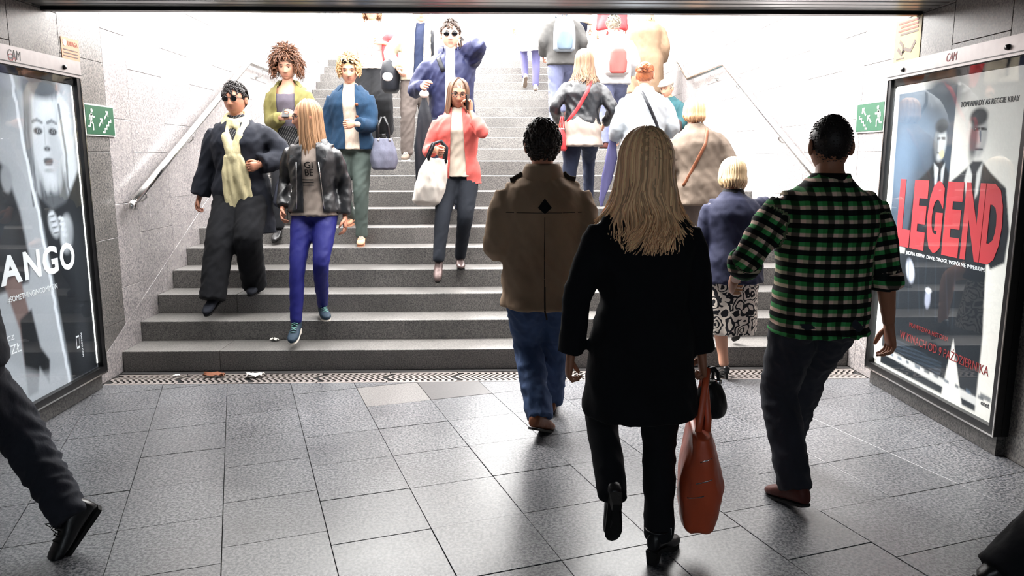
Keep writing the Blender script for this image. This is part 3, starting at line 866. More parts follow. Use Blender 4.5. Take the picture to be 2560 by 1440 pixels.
class Person:
    def __init__(s, label, loc, heading, H=1.75, sex='f', build=1.0, lean=0, side=0, twist=0, feet=None, wr=None, pole=None,
                 head=(0, 0, 0), skin='mid', topz=None, vox=.014, foot_pole=None, hand=None, hipdrop=0, group=None, face=True, bare=True, pelvis=None):
        s.sex = sex; s.b = build; s.vox = vox
        s.root = empty('person', loc, heading); tag(s.root, label, 'person', group or 'pedestrians on the stairs and in the passage')
        s.head_yaw = heading
        Rz = Matrix.Rotation(-heading, 3, 'Z'); s.Rz = Rz
        W = lambda v: Rz @ Vector(v)
        s.W = W
        for _ in range(6 if topz else 1):
            s.pose(W, H, sex, build, lean, side, twist, feet, wr, pole, head, foot_pole, hand, hipdrop, pelvis)
            if topz: H += (topz - (s.hc.z + .118 * s.s)) * .9
        s.body(skin, face, bare)

    def pose(s, W, H, sex, build, lean, side, twist, feet, wr, pole, head, foot_pole, hand, hipdrop, pelvis):
        s.s = sc = H / 1.75; s.H = H
        f0 = {'R': (.09 * sc, 0, 0, 5, 0), 'L': (-.09 * sc, 0, 0, -5, 0)}
        s.feet = {}
        for k in 'RL':
            if feet and k in feet:
                v = feet[k]; p = W(v[:3]); s.feet[k] = (p, v[3] if len(v) > 3 else (6 if k == 'R' else -6), v[4] if len(v) > 4 else 0)
            else: s.feet[k] = (Vector(f0[k][:3]), f0[k][3], f0[k][4])
        l1, l2 = .425 * sc, .415 * sc
        s.ankle = {}; s.footM = {}
        for k in 'RL':
            p, yaw, pit = s.feet[k]
            Mf = Matrix.Translation(p) @ Matrix.Rotation(-math.radians(yaw), 4, 'Z')
            ball = Matrix.Translation((0, .12 * sc, 0))
            Mf = Mf @ ball @ Matrix.Rotation(-math.radians(pit), 4, 'X') @ ball.inverted()
            s.footM[k] = Mf; s.ankle[k] = Mf @ Vector((0, 0, .09 * sc))
        # hips settle as high as both legs allow
        pv = W(pelvis) if pelvis else Vector((0, 0, 0))
        hz = .925 * sc - hipdrop
        for k, sg in (('R', 1), ('L', -1)):
            hx = Vector((sg * .085 * sc, 0, 0)) + Vector((pv.x, pv.y, 0)); a = s.ankle[k]
            d2 = (hx.x - a.x) ** 2 + (hx.y - a.y) ** 2; lm = (l1 + l2) * .992
            hz = min(hz, a.z + math.sqrt(max(.01, lm * lm - d2)))
        if pelvis and len(pelvis) > 2 and pelvis[2]: hz = pelvis[2]
        s.hip = {k: Vector((pv.x + sg * .085 * sc, pv.y, hz)) for k, sg in (('R', 1), ('L', -1))}
        s.knee = {}
        for k in 'RL':
            fp = W(foot_pole[k]) if foot_pole and k in foot_pole else Vector((.1 if k == 'R' else -.1, 1, .15))
            s.knee[k], s.ankle[k] = ik(s.hip[k], s.ankle[k], l1, l2, fp)
        la, sa, tw = math.radians(lean), math.radians(side), math.radians(twist)
        s.up = Vector((math.sin(sa), math.sin(la), math.cos(la))).normalized()
        s.right = Matrix.Rotation(-tw, 3, 'Z') @ Vector((1, 0, 0)); s.right = (s.right - s.up * s.right.dot(s.up)).normalized()
        s.fwd = s.up.cross(s.right).normalized()
        s.pel = Vector((pv.x, pv.y, hz + .03 * sc))
        s.neck = s.pel + s.up * .535 * sc
        shw = (.178 if sex == 'm' else .155) * sc * build
        s.sh = {'R': s.neck - s.up * .092 * sc + s.right * shw, 'L': s.neck - s.up * .092 * sc - s.right * shw}
        hy, hp, hr = [math.radians(a) for a in head]
        base_up = s.up.lerp(UP, .6).normalized()
        Hm = Matrix.Rotation(-hy, 3, 'Z') @ Matrix.Rotation(-math.radians(lean) * .3 - hp, 3, 'X') @ Matrix.Rotation(hr, 3, 'Y')
        s.hM = Hm
        s.hc = s.neck + base_up * .062 * sc + (Hm @ Vector((0, .022, .082))) * sc
        s.wrist = {}; s.elb = {}; s.hdir = {}; s.hand = hand or {}
        a1, a2 = .285 * sc, .25 * sc
        for k, sg in (('R', 1), ('L', -1)):
            w = W(wr[k]) if wr and k in wr else Vector((pv.x + sg * (shw + .075 * sc), pv.y + .04, hz - .10 * sc))
            po = W(pole[k]) if pole and k in pole else Vector((sg * .3, -1, -.4))
            s.elb[k], s.wrist[k] = ik(s.sh[k], w, a1, a2, po)

    # ---- limbs as ring paths
    def arm_pts(s, k, end=1.0):
        S_, E, W_ = s.sh[k], s.elb[k], s.wrist[k]
        pts = [(0, S_)] + [(t * .5, S_.lerp(E, t)) for t in (.35, .7, .9)]
        mid = E + (S_.lerp(E, .9) + E.lerp(W_, .1) - 2 * E) * .25
        pts += [(.5, mid)] + [(.5 + t * .5, E.lerp(W_, t)) for t in (.1, .35, .7, 1.0)]
        out = [(t, p) for t, p in pts if t <= end + 1e-6]
        if out[-1][0] < end - 1e-6:
            t0, p0 = out[-1]; t1, p1 = pts[len(out)]
            out.append((end, p0.lerp(p1, (end - t0) / (t1 - t0))))
        return out
    def leg_pts(s, k, end=1.0):
        H_, K, A = s.hip[k], s.knee[k], s.ankle[k]
        pts = [(0, H_)] + [(t * .5, H_.lerp(K, t)) for t in (.3, .6, .9)]
        mid = K + (H_.lerp(K, .9) + K.lerp(A, .1) - 2 * K) * .25
        pts += [(.5, mid)] + [(.5 + t * .5, K.lerp(A, t)) for t in (.1, .3, .6, .85, 1.0)]
        return [(t, p) for t, p in pts if t <= end + 1e-6]

    def torso_rings(s, ease, hem, hemw=None, hemd=None, n=28, p=2.3, fold=0, hemshift=(0, 0), upto=.6, nf=6, belly=0):
        sc, b = s.s, s.b; rows = []
        for t, w, d in PROF[s.sex]:
            if t > upto: break
            c = s.pel + s.up * (t * sc)
            e = ease if t < .48 else ease * max(.3, 1 - (t - .48) / .1)
            rows.append((c, w * sc * b + e, d * sc * b + e + (belly if .05 < t < .3 else 0)))
        rows = [r for r in rows if r[0].z > hem + .02] or rows[-3:]
        c0, w0, d0 = rows[0]; hemw = hemw or w0; hemd = hemd or d0
        z0 = c0.z; low = []
        nlow = max(1, int((z0 - hem) / .07))
        if z0 - hem > .025:
            for i in range(nlow):
                q = i / nlow; z = hem + (z0 - hem) * q
                low.append((Vector((c0.x + hemshift[0] * (1 - q), c0.y + hemshift[1] * (1 - q), z)), lerp(hemw, w0, q ** .8), lerp(hemd, d0, q ** .8), fold * (1 - q)))
        rings = []
        for c, w, d, fo in low: rings.append(ring_pts(c, Vector((s.right.x, s.right.y, 0)).normalized() * w, Vector((s.fwd.x, s.fwd.y, 0)).normalized() * d, n, p, fo, nf, .7))
        for c, w, d in rows: rings.append(ring_pts(c, s.right * w, s.fwd * d, n, p))
        return rings

    def body(s, tone, face, bare):
        sc, b = s.s, s.b; mb = MB()
        mb.loft(s.torso_rings(-.022, s.pel.z - .045 * sc))
        for k in 'RL':
            mb.tube([s.neck - s.up * .06 * sc, s.sh[k]], [.04 * sc, .046 * sc], 10)
            ap = s.arm_pts(k); tab = [(0, .046), (.3, .043), (.5, .038), (.62, .040), (1.0, .025)]
            mb.tube([p for t, p in ap], [interp(tab, t) * sc * (b if s.sex == 'm' else .92 * b) for t, p in ap], 10)
            lp = s.leg_pts(k); tab = [(0, .076), (.2, .074), (.5, .050), (.66, .051), (.85, .038), (1.0, .034)]
            mb.tube([p for t, p in lp], [interp(tab, t) * sc * b for t, p in lp], 12)
        nk = (.056 if s.sex == 'm' else .047) * sc
        mb.tube([s.neck - s.up * .04 * sc, s.neck + (s.hc - s.neck) * .45, s.hc - s.hM @ Vector((0, .02, .03)) * sc], [nk * 1.25, nk, nk * .95], 14)
        me = fuse(mb, max(s.vox, .013), 5)
        co = coords(me).tolist()
        nb = MB(); fl = [tuple(p.vertices) for p in me.polygons]; bpy.data.meshes.remove(me)
        nb.add(co, fl, 0)
        s.head_mesh(nb, face)
        for k in 'RL': s.hand_mesh(nb, k, **s.hand.get(k, {}))
        o = nb.obj('body', [skin_mat(tone), M['lip'], M['eye'], M['iris'], M['brow']], s.root)
        s.body_o = o

    def head_mesh(s, mb, face=True):
        sc = s.s * 1.04; nu, nv = (56, 52) if face else (28, 22); vs = []; fs = []; ms = []
        loc = []
        for j in range(nv + 1):
            ph = PI * j / nv
            for i in range(nu):
                a = 2 * PI * i / nu + PI / 2
                sx, sy, sz = math.sin(ph) * math.cos(a), math.sin(ph) * math.sin(a), math.cos(ph)
                x, y, z = .075 * sx, .097 * sy, .117 * sz
                if sz < 0:
                    k = -sz
                    x *= 1 - .17 * k ** 1.8
                    if sy < 0: y *= 1 - .42 * k
                    else: y *= 1 + .02 * k
                if sy > 0: y *= .93
                if sy > .1 and face is not None:
                    ax = abs(x); e = math.exp
                    if z > -.034: nz_ = max(0, min(1, (.018 - z) / .048))
                    else: nz_ = e(-((z + .034) / .006) ** 2)
                    wn = .009 + .007 * max(0, min(1, (.0 - z) / .03))
                    y += .019 * nz_ * e(-(x / wn) ** 2)
                    y += .004 * e(-((z - .03) / .009) ** 2) * e(-((ax - .028) / .022) ** 2)
                    y -= .009 * e(-((z - .008) / .012) ** 2) * e(-((ax - .031) / .015) ** 2)
                    y += .003 * e(-((z + .055) / .005) ** 2) * e(-(x / .02) ** 2) + .0035 * e(-((z + .068) / .005) ** 2) * e(-(x / .018) ** 2)
                    y -= .003 * e(-((z + .0615) / .0025) ** 2) * e(-(x / .022) ** 2)
                    y -= .003 * e(-((z + .080) / .006) ** 2) * e(-(x / .02) ** 2)
                    y += .007 * e(-((z + .098) / .014) ** 2) * e(-(x / .022) ** 2)
                    y += .003 * e(-((z + .015) / .018) ** 2) * e(-((ax - .042) / .015) ** 2)
                loc.append((x, y, z)); vs.append(s.hc + s.hM @ Vector((x, y, z)) * sc)
        for j in range(nv):
            for i in range(nu):
                k = (i + 1) % nu; q = (j * nu + i, (j + 1) * nu + i, (j + 1) * nu + k, j * nu + k)
                cx = sum(loc[v][0] for v in q) / 4; cz = sum(loc[v][2] for v in q) / 4; cy = sum(loc[v][1] for v in q) / 4
                lip = face and cy > .05 and -.0725 < cz < -.052 and abs(cx) < .020 * math.sqrt(max(0, 1 - ((cz + .062) / .014) ** 2))
                fs.append(q); ms.append(1 if lip else 0)
        b0 = len(mb.v); mb.add(vs, fs); mb.m[-len(fs):] = ms
        P = lambda x, y, z: s.hc + s.hM @ Vector((x, y, z)) * sc
        R = s.hM
        for sg in (-1, 1):
            mb.ell(P(sg * .079, -.012, -.004), (.010 * sc, .020 * sc, .033 * sc), R @ Matrix.Rotation(sg * .35, 3, 'Z'), 10, 8)
            if face:
                mb.ell(P(sg * .031, .0735, .008), (.0128 * sc, .0095 * sc, .0060 * sc), R, 12, 8, 2)
                mb.ell(P(sg * .031, .0805, .008), (.0050 * sc, .004 * sc, .0048 * sc), R, 10, 6, 3)
                mb.tube([P(sg * .014, .0875, .027), P(sg * .030, .0865, .033), P(sg * .049, .074, .027)], [.003 * sc, .0038 * sc, .002 * sc], 6, mi=4)
                mb.tube([P(sg * .017, .081, .0115), P(sg * .031, .0835, .0145), P(sg * .046, .075, .010)], [.0018 * sc, .0024 * sc, .0016 * sc], 6, mi=4)

    def hand_mesh(s, mb, k, d=None, thumb=None, curl=.45, spread=.0, out=None):
        sc = s.s * (1.0 if s.sex == 'm' else .92); w = s.wrist[k]
        d = (s.W(d).normalized() if d else (s.wrist[k] - s.elb[k]).normalized())
        th = s.W(thumb) if thumb else (Vector((0, 1, .15)) if abs(d.z) > .55 else Vector((0, .1, 1)))
        th = (th - d * th.dot(d)).normalized()
        n = d.cross(th) * (-1 if k == 'R' else 1)
        rings = []
        for q, wd, tk in ((-.02, .024, .020), (.01, .027, .019), (.04, .037, .017), (.07, .041, .015), (.090, .040, .012)):
            rings.append(ring_pts(w + d * (q * sc), th * (wd * sc), n * (tk * sc), 12, 2.6))
        mb.loft(rings)
        for i, (off, L) in enumerate(((.030, .072), (.0105, .082), (-.0095, .076), (-.029, .060))):
            p = w + d * (.084 * sc) + th * (off * sc); pts = [p - d * .02 * sc]; ang = 0; rad = []
            pts.append(p)
            for fr, c in ((.42, .55), (.32, .95), (.26, .6)):
                ang += c * curl * 1.55 * (1 + .08 * i)
                dirv = d * math.cos(ang) + n * math.sin(ang) + th * (off * spread)
                p = p + dirv.normalized() * (L * fr * sc); pts.append(p)
            mb.tube(pts, [.0085 * sc, .0092 * sc, .0085 * sc, .0078 * sc, .0055 * sc], 8)
        tb = w + d * (.022 * sc) + th * (.026 * sc)
        t1 = tb + (d * .62 + th * (.75 - .3 * curl) + n * (.15 + .5 * curl)).normalized() * (.042 * sc)
        t2 = t1 + (d * .85 + th * (.35 - .5 * curl) + n * (.2 + .6 * curl)).normalized() * (.030 * sc)
        t3 = t2 + (d * .8 + th * (.1 - .6 * curl) + n * (.3 + .6 * curl)).normalized() * (.022 * sc)
        mb.tube([tb - d * .015 * sc, tb, t1, t2, t3], [.013 * sc, .0135 * sc, .0115 * sc, .010 * sc, .0065 * sc], 8)

    # ---- clothing
    def finish(s, me, name, mat, wr=.004, seed=0, sc=(7, 7, 10), parent=None):
        wrinkle(me, wr, sc, seed)
        me.materials.append(mat)
        me.polygons.foreach_set('use_smooth', [True] * len(me.polygons))
        return link(name, me, parent or s.root)

    def top(s, name, mat, hem, ease=.018, sl=(.066, .056, .044), cuff=.97, hemw=None, hemd=None, opening=None, fold=0, wr=.004,
            seed=0, plaid=False, hemshift=(0, 0), p=2.3, upto=.6, nf=6, it=6, belly=0, wsc=(7, 7, 10)):
        sc, b = s.s, s.b; mb = MB()
        mb.loft(s.torso_rings(ease, hem, hemw, hemd, 30, p, fold, hemshift, upto, nf, belly))
        if sl:
            for k in 'RL':
                mb.tube([s.neck - s.up * .055 * sc, s.neck.lerp(s.sh[k], .5) - s.up * .035 * sc, s.sh[k] - s.up * .005], [(.046 * sc + ease * .4), .046 * sc + ease * .4, sl[0] * sc * .72], 14)
                ap = s.arm_pts(k, cuff); tab = [(0, sl[0] * .74), (.10, sl[0] * .95), (.22, sl[0] * .93), (.5, sl[1] * .88), (1.0, sl[2] * .95)]
                mb.tube([q for t, q in ap], [interp(tab, t) * sc for t, q in ap], 14)
        me = fuse(mb, s.vox, it)
        if opening:
            me = s.cut_front(me, opening, hem)
        if plaid:
            co = coords(me); uv = np.zeros_like(co)
            uv[:, 0] = co[:, 0]; uv[:, 1] = co[:, 2]
            for k, sg in (('R', 1), ('L', -1)):
                for A, B, off in ((s.sh[k], s.elb[k], 0), (s.elb[k], s.wrist[k], .285 * sc)):
                    a = np.array(A); d = np.array(B - A); L = np.linalg.norm(d); d = d / L
                    rel = co - a; t = rel @ d; per = rel - t[:, None] * d; dist = np.linalg.norm(per, axis=1)
                    m = (t > .05 if off == 0 else t > 0) & (t < L + .05) & (dist < .085 * sc) & (sg * co[:, 0] > abs(s.sh[k].x) - .02)
                    side = np.array(s.fwd.cross(Vector(d)).normalized())
                    uv[m, 0] = (per[m] @ side) + .3 * sg; uv[m, 1] = t[m] + off
            at = me.attributes.new('cloth_uv', 'FLOAT_VECTOR', 'POINT'); at.data.foreach_set('vector', uv.astype(np.float32).reshape(-1))
        o = s.finish(me, name, mat, wr, seed, wsc)
        if opening:
            md = o.modifiers.new('thick', 'SOLIDIFY'); md.thickness = .007; md.offset = -1
        return o

    def cut_front(s, me, op, hem):
        """open the garment down the front between two straight edges"""
        xlt, xlb, xrt, xrb = op; zt = s.neck.z + .02; bm = bmesh.new(); bm.from_mesh(me)
        lines = []
        for (xt, xb) in ((xlt, xlb), (xrt, xrb)):
            top_ = s.neck + s.right * xt; bot = Vector((s.pel.x, s.pel.y, hem)) + s.right * xb
            nrm = (top_ - bot).cross(s.fwd).normalized()
            if nrm.dot(s.right) < 0: nrm = -nrm
            lines.append((bot, nrm))
            bmesh.ops.bisect_plane(bm, geom=bm.verts[:] + bm.edges[:] + bm.faces[:], plane_co=bot, plane_no=nrm)
        kill = []
        for f in bm.faces:
            c = f.calc_center_median()
            if (c - lines[0][0]).dot(lines[0][1]) < 0 or (c - lines[1][0]).dot(lines[1][1]) > 0: continue
            if (c - s.pel).dot(s.fwd) < .02: continue
            near = False
            for k in 'RL':
                for A, B in ((s.sh[k], s.elb[k]), (s.elb[k], s.wrist[k])):
                    d = B - A; t = max(0, min(1, (c - A).dot(d) / d.length_squared)); r = .075 if A is not s.sh[k] else .05
                    if (c - A - d * t).length < r * s.s: near = True
            if not near: kill.append(f)
        bmesh.ops.delete(bm, geom=kill, context='FACES')
        # trim the hem to one clean edge (sleeves left alone)
        def armfar(c):
            for k in 'RL':
                for A, B in ((s.sh[k], s.elb[k]), (s.elb[k], s.wrist[k])):
                    d = B - A; t = max(0, min(1, (c - A).dot(d) / d.length_squared))
                    if (c - A - d * t).length < .085 * s.s: return False
            return True
        low = [f for f in bm.faces if f.calc_center_median().z < hem + .06 and armfar(f.calc_center_median())]
        gm_ = list({e for f in low for e in f.edges}) + list({v for f in low for v in f.verts}) + low
        bmesh.ops.bisect_plane(bm, geom=gm_, plane_co=(0, 0, hem + .022), plane_no=(0, 0, -1), clear_outer=True)
        bm.to_mesh(me); bm.free(); me.update(); return me

    def pants(s, name, mat, r=(.098, .068, .06, .052), waist=.05, wr=.004, seed=0, end=1.0, seat=.086, it=6, drop=.02):
        sc, b = s.s, s.b; mb = MB()
        rg = []
        for t, w, d in PROF[s.sex]:
            if t <= waist + .12: rg.append(ring_pts(s.pel + s.up * (min(t, waist) * sc), s.right * (w * sc * b + .008), s.fwd * (d * sc * b + .006), 24, 2.3))
        mb.loft(rg[:3] if len(rg) > 2 else rg)
        for k, sg in (('R', 1), ('L', -1)):
            lp = s.leg_pts(k, end); tab = [(0, r[0]), (.12, r[0]), (.5, r[1]), (.72, r[2]), (1.0, r[3])]
            pts = [q for t, q in lp]; rad = [interp(tab, t) * sc * b for t, q in lp]
            if end >= 1.0:
                d = (pts[-1] - pts[-2]).normalized(); pts.append(pts[-1] + d * drop); rad.append(r[3] * sc * b * 1.02)
            mb.tube(pts, rad, 16)
            mb.ell(s.pel + s.right * (sg * .078 * sc) - s.fwd * .052 * sc - s.up * .055 * sc, (seat * sc * b,) * 3, None, 14, 10)
        me = fuse(mb, s.vox, it)
        return s.finish(me, name, mat, wr, seed, (9, 9, 13))

    def skirt(s, name, mat, hem, hemw=.24, hemd=.2, fold=.06, wr=.003, seed=0, nf=9, hemshift=(0, 0)):
        mb = MB(); rg = s.torso_rings(.012, hem, hemw * s.s, hemd * s.s, 48, 2.2, fold, hemshift, .16, nf)
        mb.loft(rg)
        me = fuse(mb, s.vox, 4); return s.finish(me, name, mat, wr, seed)

    def collar(s, mat, r=.072, h=.055, opening=50, flare=1.35, parent=None, name='collar', drop=.02, th=.008, back=0):
        sc = s.s; n = 26; a0 = math.radians(opening); vs = []; fs = []
        rows = [(-drop - .02, r * 1.12), (h, r), (h * .9, r * 1.10), (-drop - .015, r * flare)]
        base = s.neck - s.up * .005
        for (dz, rr) in rows:
            for i in range(n):
                a = a0 + (2 * PI - 2 * a0) * i / (n - 1)
                fz = -.03 * max(0, math.cos(a)) - .0 * abs(math.sin(a))
                vs.append(base + s.up * ((dz + fz) * sc) + (s.fwd * math.cos(a) * .95 + s.right * math.sin(a)) * (rr * sc) - s.fwd * (back * sc))
        for j in range(len(rows) - 1):
            for i in range(n - 1): q = j * n + i; fs.append((q, q + 1, q + n + 1, q + n))
        o = MB().add(vs, fs).obj(name, mat, parent or s.root)
        md = o.modifiers.new('thick', 'SOLIDIFY'); md.thickness = th; md.offset = 0
        md = o.modifiers.new('sub', 'SUBSURF'); md.levels = 1; md.render_levels = 1
        return o

    def shoe(s, k, kind, mats, name=None, shaft=.0):
        sc = s.s * (1.0 if s.sex == 'm' else .92); Mf = s.footM[k]; T = lambda x, y, z: Mf @ Vector((x * sc, y * sc, z * sc))
        hl = {'heel': .06, 'heelboot': .065, 'boot': .02, 'sneaker': .026, 'flat': .012}[kind]
        st = [(-.078, .020, .05), (-.066, .031, .078), (-.03, .036, .092), (.02, .037, .084), (.07, .042, .066), (.115, .045, .054), (.155, .040, .044), (.182, .026, .034), (.192, .012, .026)]
        if kind == 'heel': st = [(-.078, .020, .045), (-.066, .030, .055), (-.03, .034, .045), (.02, .034, .035), (.07, .040, .035), (.115, .043, .042), (.155, .036, .036), (.19, .020, .026), (.205, .008, .02)]
        rings = []
        for y, w, h in st:
            q = max(0, min(1, (.10 - y) / .12)); zb = .012 + (hl - .012) * q * q * (3 - 2 * q)
            zt = zb + h
            rings.append(ring_pts(T(0, y, (zb + zt) / 2), (T(w, 0, 0) - T(0, 0, 0)), (T(0, 0, (zt - zb) / 2) - T(0, 0, 0)), 14, 2.7))
        mb = MB(); mb.loft(rings)
        if shaft or kind in ('boot', 'heelboot'):
            A = T(0, -.02, hl + .05); d = (s.knee[k] - s.ankle[k]).normalized(); L = (shaft or .12) * sc
            mb.tube([A - Vector((0, 0, 0)), A + d * L * .5, A + d * L], [.043 * sc, .040 * sc, .044 * sc], 14)
        me = fuse(mb, .007 if s.vox < .0125 else .009, 3)
        o = s.finish(me, name or ('boot' if 'boot' in kind else 'shoe'), mats[0], .0)
        sv = []; n = 0
        sole = MB(); ring_b = []; ring_t = []
        outline = [(-.078, 0)] + [(y, w - .006) for y, w, h in st[1:-1]] + [(st[-1][0] - .002, 0)]
        left = outline + [(y, -w) for y, w in outline[-2:0:-1]]
        for y, w in left:
            q = max(0, min(1, (.10 - y) / .12)); zb = (.0 + (hl - .012) * q * q * (3 - 2 * q)) if kind in ('heel', 'heelboot') else 0
            ztop = zb + (.016 if kind in ('heel', 'heelboot') else .012 + (hl - .012) * q * .8)
            ring_b.append(T(w, y, zb)); ring_t.append(T(w, y, ztop))
        sole.loft([ring_b, ring_t]); so = sole.obj('sole', mats[1], o, False)
        if kind in ('heel', 'heelboot'):
            w = .024 if kind == 'heelboot' else .012
            MB().loft([[T(a * w * .85, -.055 + b * w * .9, 0) for a, b in ((-1, -1), (1, -1), (1, 1), (-1, 1))], [T(a * w * 1.15, -.052 + b * w * 1.1, hl) for a, b in ((-1, -1), (1, -1), (1, 1), (-1, 1))]]).obj('heel', mats[1], o, False)
        if kind == 'sneaker' and len(mats) > 2:
            lc = MB()
            for q in range(5):
                y = .035 + q * .018; z = .118 - q * .011
                lc.tube([T(-.024, y, z - .008), T(0, y + .006 * (-1) ** q, z + .002), T(.024, y, z - .008)], .0035 * sc, 6)
            lc.obj('laces', mats[2], o)
        return o

    def strap(s, pts, w, mat, name='strap', parent=None, th=.006, on=None, fwd=None):
        """pts in local metres; with `on` the band is laid onto that garment"""
        pts = [Vector(p) for p in pts]; fine = []
        for a, b in zip(pts[:-1], pts[1:]): fine += [a.lerp(b, t / 6) for t in range(6)]
        fine.append(pts[-1])
        if on:
            f = fwd if fwd is not None else -s.fwd
            bv = BVHTree.FromPolygons([v.co for v in on.data.vertices], [q.vertices for q in on.data.polygons]); last = None; out = []
            for q in fine:
                h = bv.ray_cast(q + f * .6, -f)
                if h[0]: out.append(h[0] + f * .004)
            fine = out
        mb = MB(); side = (fine[-1] - fine[0]).cross(s.fwd).normalized()
        mb.tube(fine, w, 8, th / w if w else 1, side, p=3)
        return mb.obj(name, mat, parent or s.root)

    def P(s, x, y, z):
        """point in body space: right, forward, height above pelvis along the spine, scaled"""
        return s.pel + s.right * (x * s.s) + s.fwd * (y * s.s) + s.up * (z * s.s)

    # ---- hair
    def lock(s, mb, pts, r, tint, flat=.55):
        n = len(pts); rad = [r * (.55 if i == 0 else 1) * (1 if i < n * .6 else max(.3, 1 - (i / (n - 1) - .6) / .5)) for i in range(n)]
        mb.tube(pts, rad, 6, flat, None, tint=tint)
    def hair(s, style, col, seed=1, length=.3, n=110, spread=.05, wave=.012, amax=2.2, r=.012, curl=0, vol=1.0, shade=(.65, 1.25), hl=None, zmin=None, front=None, part=0, bang=False):
        rd = random.Random(seed); mb = MB(); sc = s.s; hc, Hm = s.hc, s.hM
        Pt = lambda x, y, z: hc + Hm @ Vector((x, y, z)) * sc
        tone = lambda q=None: (lambda k: (k, k, k, 1))(rd.uniform(*shade) if q is None else q)
        # scalp shell; set back a little so that the face stays free
        rx, ry, rz = .083 * vol, .097 * vol, .108 * vol; cy, cz = -.010, .021
        nu, nv = 40, 26; vs = []; ok = []; tn = []
        for j in range(nv + 1):
            ph = PI * j / nv
            for i in range(nu):
                a = 2 * PI * i / nu
                d = Vector((math.sin(ph) * math.sin(a), -math.sin(ph) * math.cos(a), math.cos(ph)))
                k = 1 + .035 * noise.noise(d * 6 + Vector((seed, 0, 0))) + .02 * noise.noise(Vector((d.x * 30, d.y * 30, d.z * 5)))
                p = Vector((rx * d.x * k, cy + ry * d.y * k, cz + rz * d.z * k)); vs.append(p); v = rd.uniform(shade[0], (shade[0] + shade[1]) / 2); tn.append((v, v, v, 1))
        def zlim(p):
            fr = p.y + .0
            if zmin is not None and fr < .02: return zmin
            if fr > .035: return .066 - .25 * abs(p.x)
            if fr > -.03: return -.005
            return -.062
        fs = []
        for j in range(nv):
            for i in range(nu):
                k = (i + 1) % nu; q = (j * nu + i, (j + 1) * nu + i, (j + 1) * nu + k, j * nu + k)
                c = sum((vs[t] for t in q), Vector()) / 4
                if c.z > zlim(c): fs.append(q)
        mb.add([hc + Hm @ p * sc for p in vs], fs); mb.t = tn
        if style in ('long', 'bob'):
            for _ in range(n):
                a = rd.uniform(-amax, amax); e = 1.02 + .09 * rd.random()
                p0 = .12 + .5 * rd.random(); phi_end = 1.75 if abs(a) < 1.3 else 1.55
                pts = []
                for q in range(6):
                    ph = p0 + (phi_end - p0) * q / 5
                    pts.append(Vector((rx * e * math.sin(ph) * math.sin(a) + part * (1 - q / 5) * .0, cy - ry * e * math.sin(ph) * math.cos(a), cz + rz * e * math.cos(ph))))
                L = length * rd.uniform(.78, 1.04); out = Vector((math.sin(a), -math.cos(a), 0)); p = pts[-1]
                phs = 2.5 * math.sin(a * 2.3 + seed) + rd.uniform(0, 1.1); lat = Vector((math.cos(a), math.sin(a), 0)); J = 8
                cdir = 1 if math.sin(a * 6 + seed) + rd.uniform(-.5, .5) > 0 else -1
                for q in range(1, J + 1):
                    t = q / J
                    o = out * (spread * t ** 1.5 * rd.uniform(.85, 1.15)) + lat * (wave * math.sin(phs + t * 7.5) * t)
                    if curl: o += (lat * cdir * .6 + out * .55) * (curl * max(0, t - .55) ** 1.6 * 3)
                    zz = -L * t + (curl * max(0, t - .7) ** 2 * 3.2 if curl else 0)
                    if style == 'bob': o -= out * (.045 * max(0, t - .5) ** 1.3 * 2)
                    pts.append(p + o + Vector((0, 0, zz)))
                tt = tone(); s.lock(mb, [hc + Hm @ v * sc for v in pts], r * rd.uniform(.7, 1.15) * sc, tt)
        if style == 'short':
            for _ in range(n):
                q = rd.choice(fs); c = sum((vs[t] for t in q), Vector()) / 4
                d = Vector((c.x / rx ** 2, (c.y - cy) / ry ** 2, (c.z - cz) / rz ** 2)).normalized()
                comb = Vector((rd.uniform(-.5, .5), (front if front is not None else (.7 if c.y > -.01 and c.z > .06 else -.25)) + rd.uniform(-.3, .3), -.9 + rd.uniform(-.3, .3)))
                g = (comb - d * comb.dot(d)).normalized(); L = length * rd.uniform(.5, 1.1) * (1.0 if c.z > .03 else .5)
                pts = [c - d * .003, c + g * L * .5 + d * (.004 + .12 * L), c + g * L + d * (.003 + .10 * L)]
                s.lock(mb, [hc + Hm @ v * sc for v in pts], r * sc, tone(), .45)
        if style == 'curly':
            for _ in range(n):
                ph = rd.uniform(.05, 2.0); a = rd.uniform(-amax, amax) if ph > .95 else rd.uniform(-PI, PI)
                d = Vector((math.sin(ph) * math.sin(a), -math.sin(ph) * math.cos(a), math.cos(ph)))
                p = Vector((rx * d.x, cy + ry * d.y, cz + rz * d.z)); L = length * rd.uniform(.6, 1.1)
                g = (d + Vector((0, 0, -.75 - .5 * (1 - d.z)))).normalized(); u = d.orthogonal().normalized(); w = d.cross(u); f0 = rd.uniform(0, 6); pts = []
                for q in range(12):
                    t = q / 11; c = d.lerp(g, t); ph2 = f0 + t * 11
                    pts.append(p + c * (L * t) + (u * math.cos(ph2) + w * math.sin(ph2)) * wave * min(1, t * 3))
                s.lock(mb, [hc + Hm @ v * sc for v in pts], r * sc, tone(), .7)
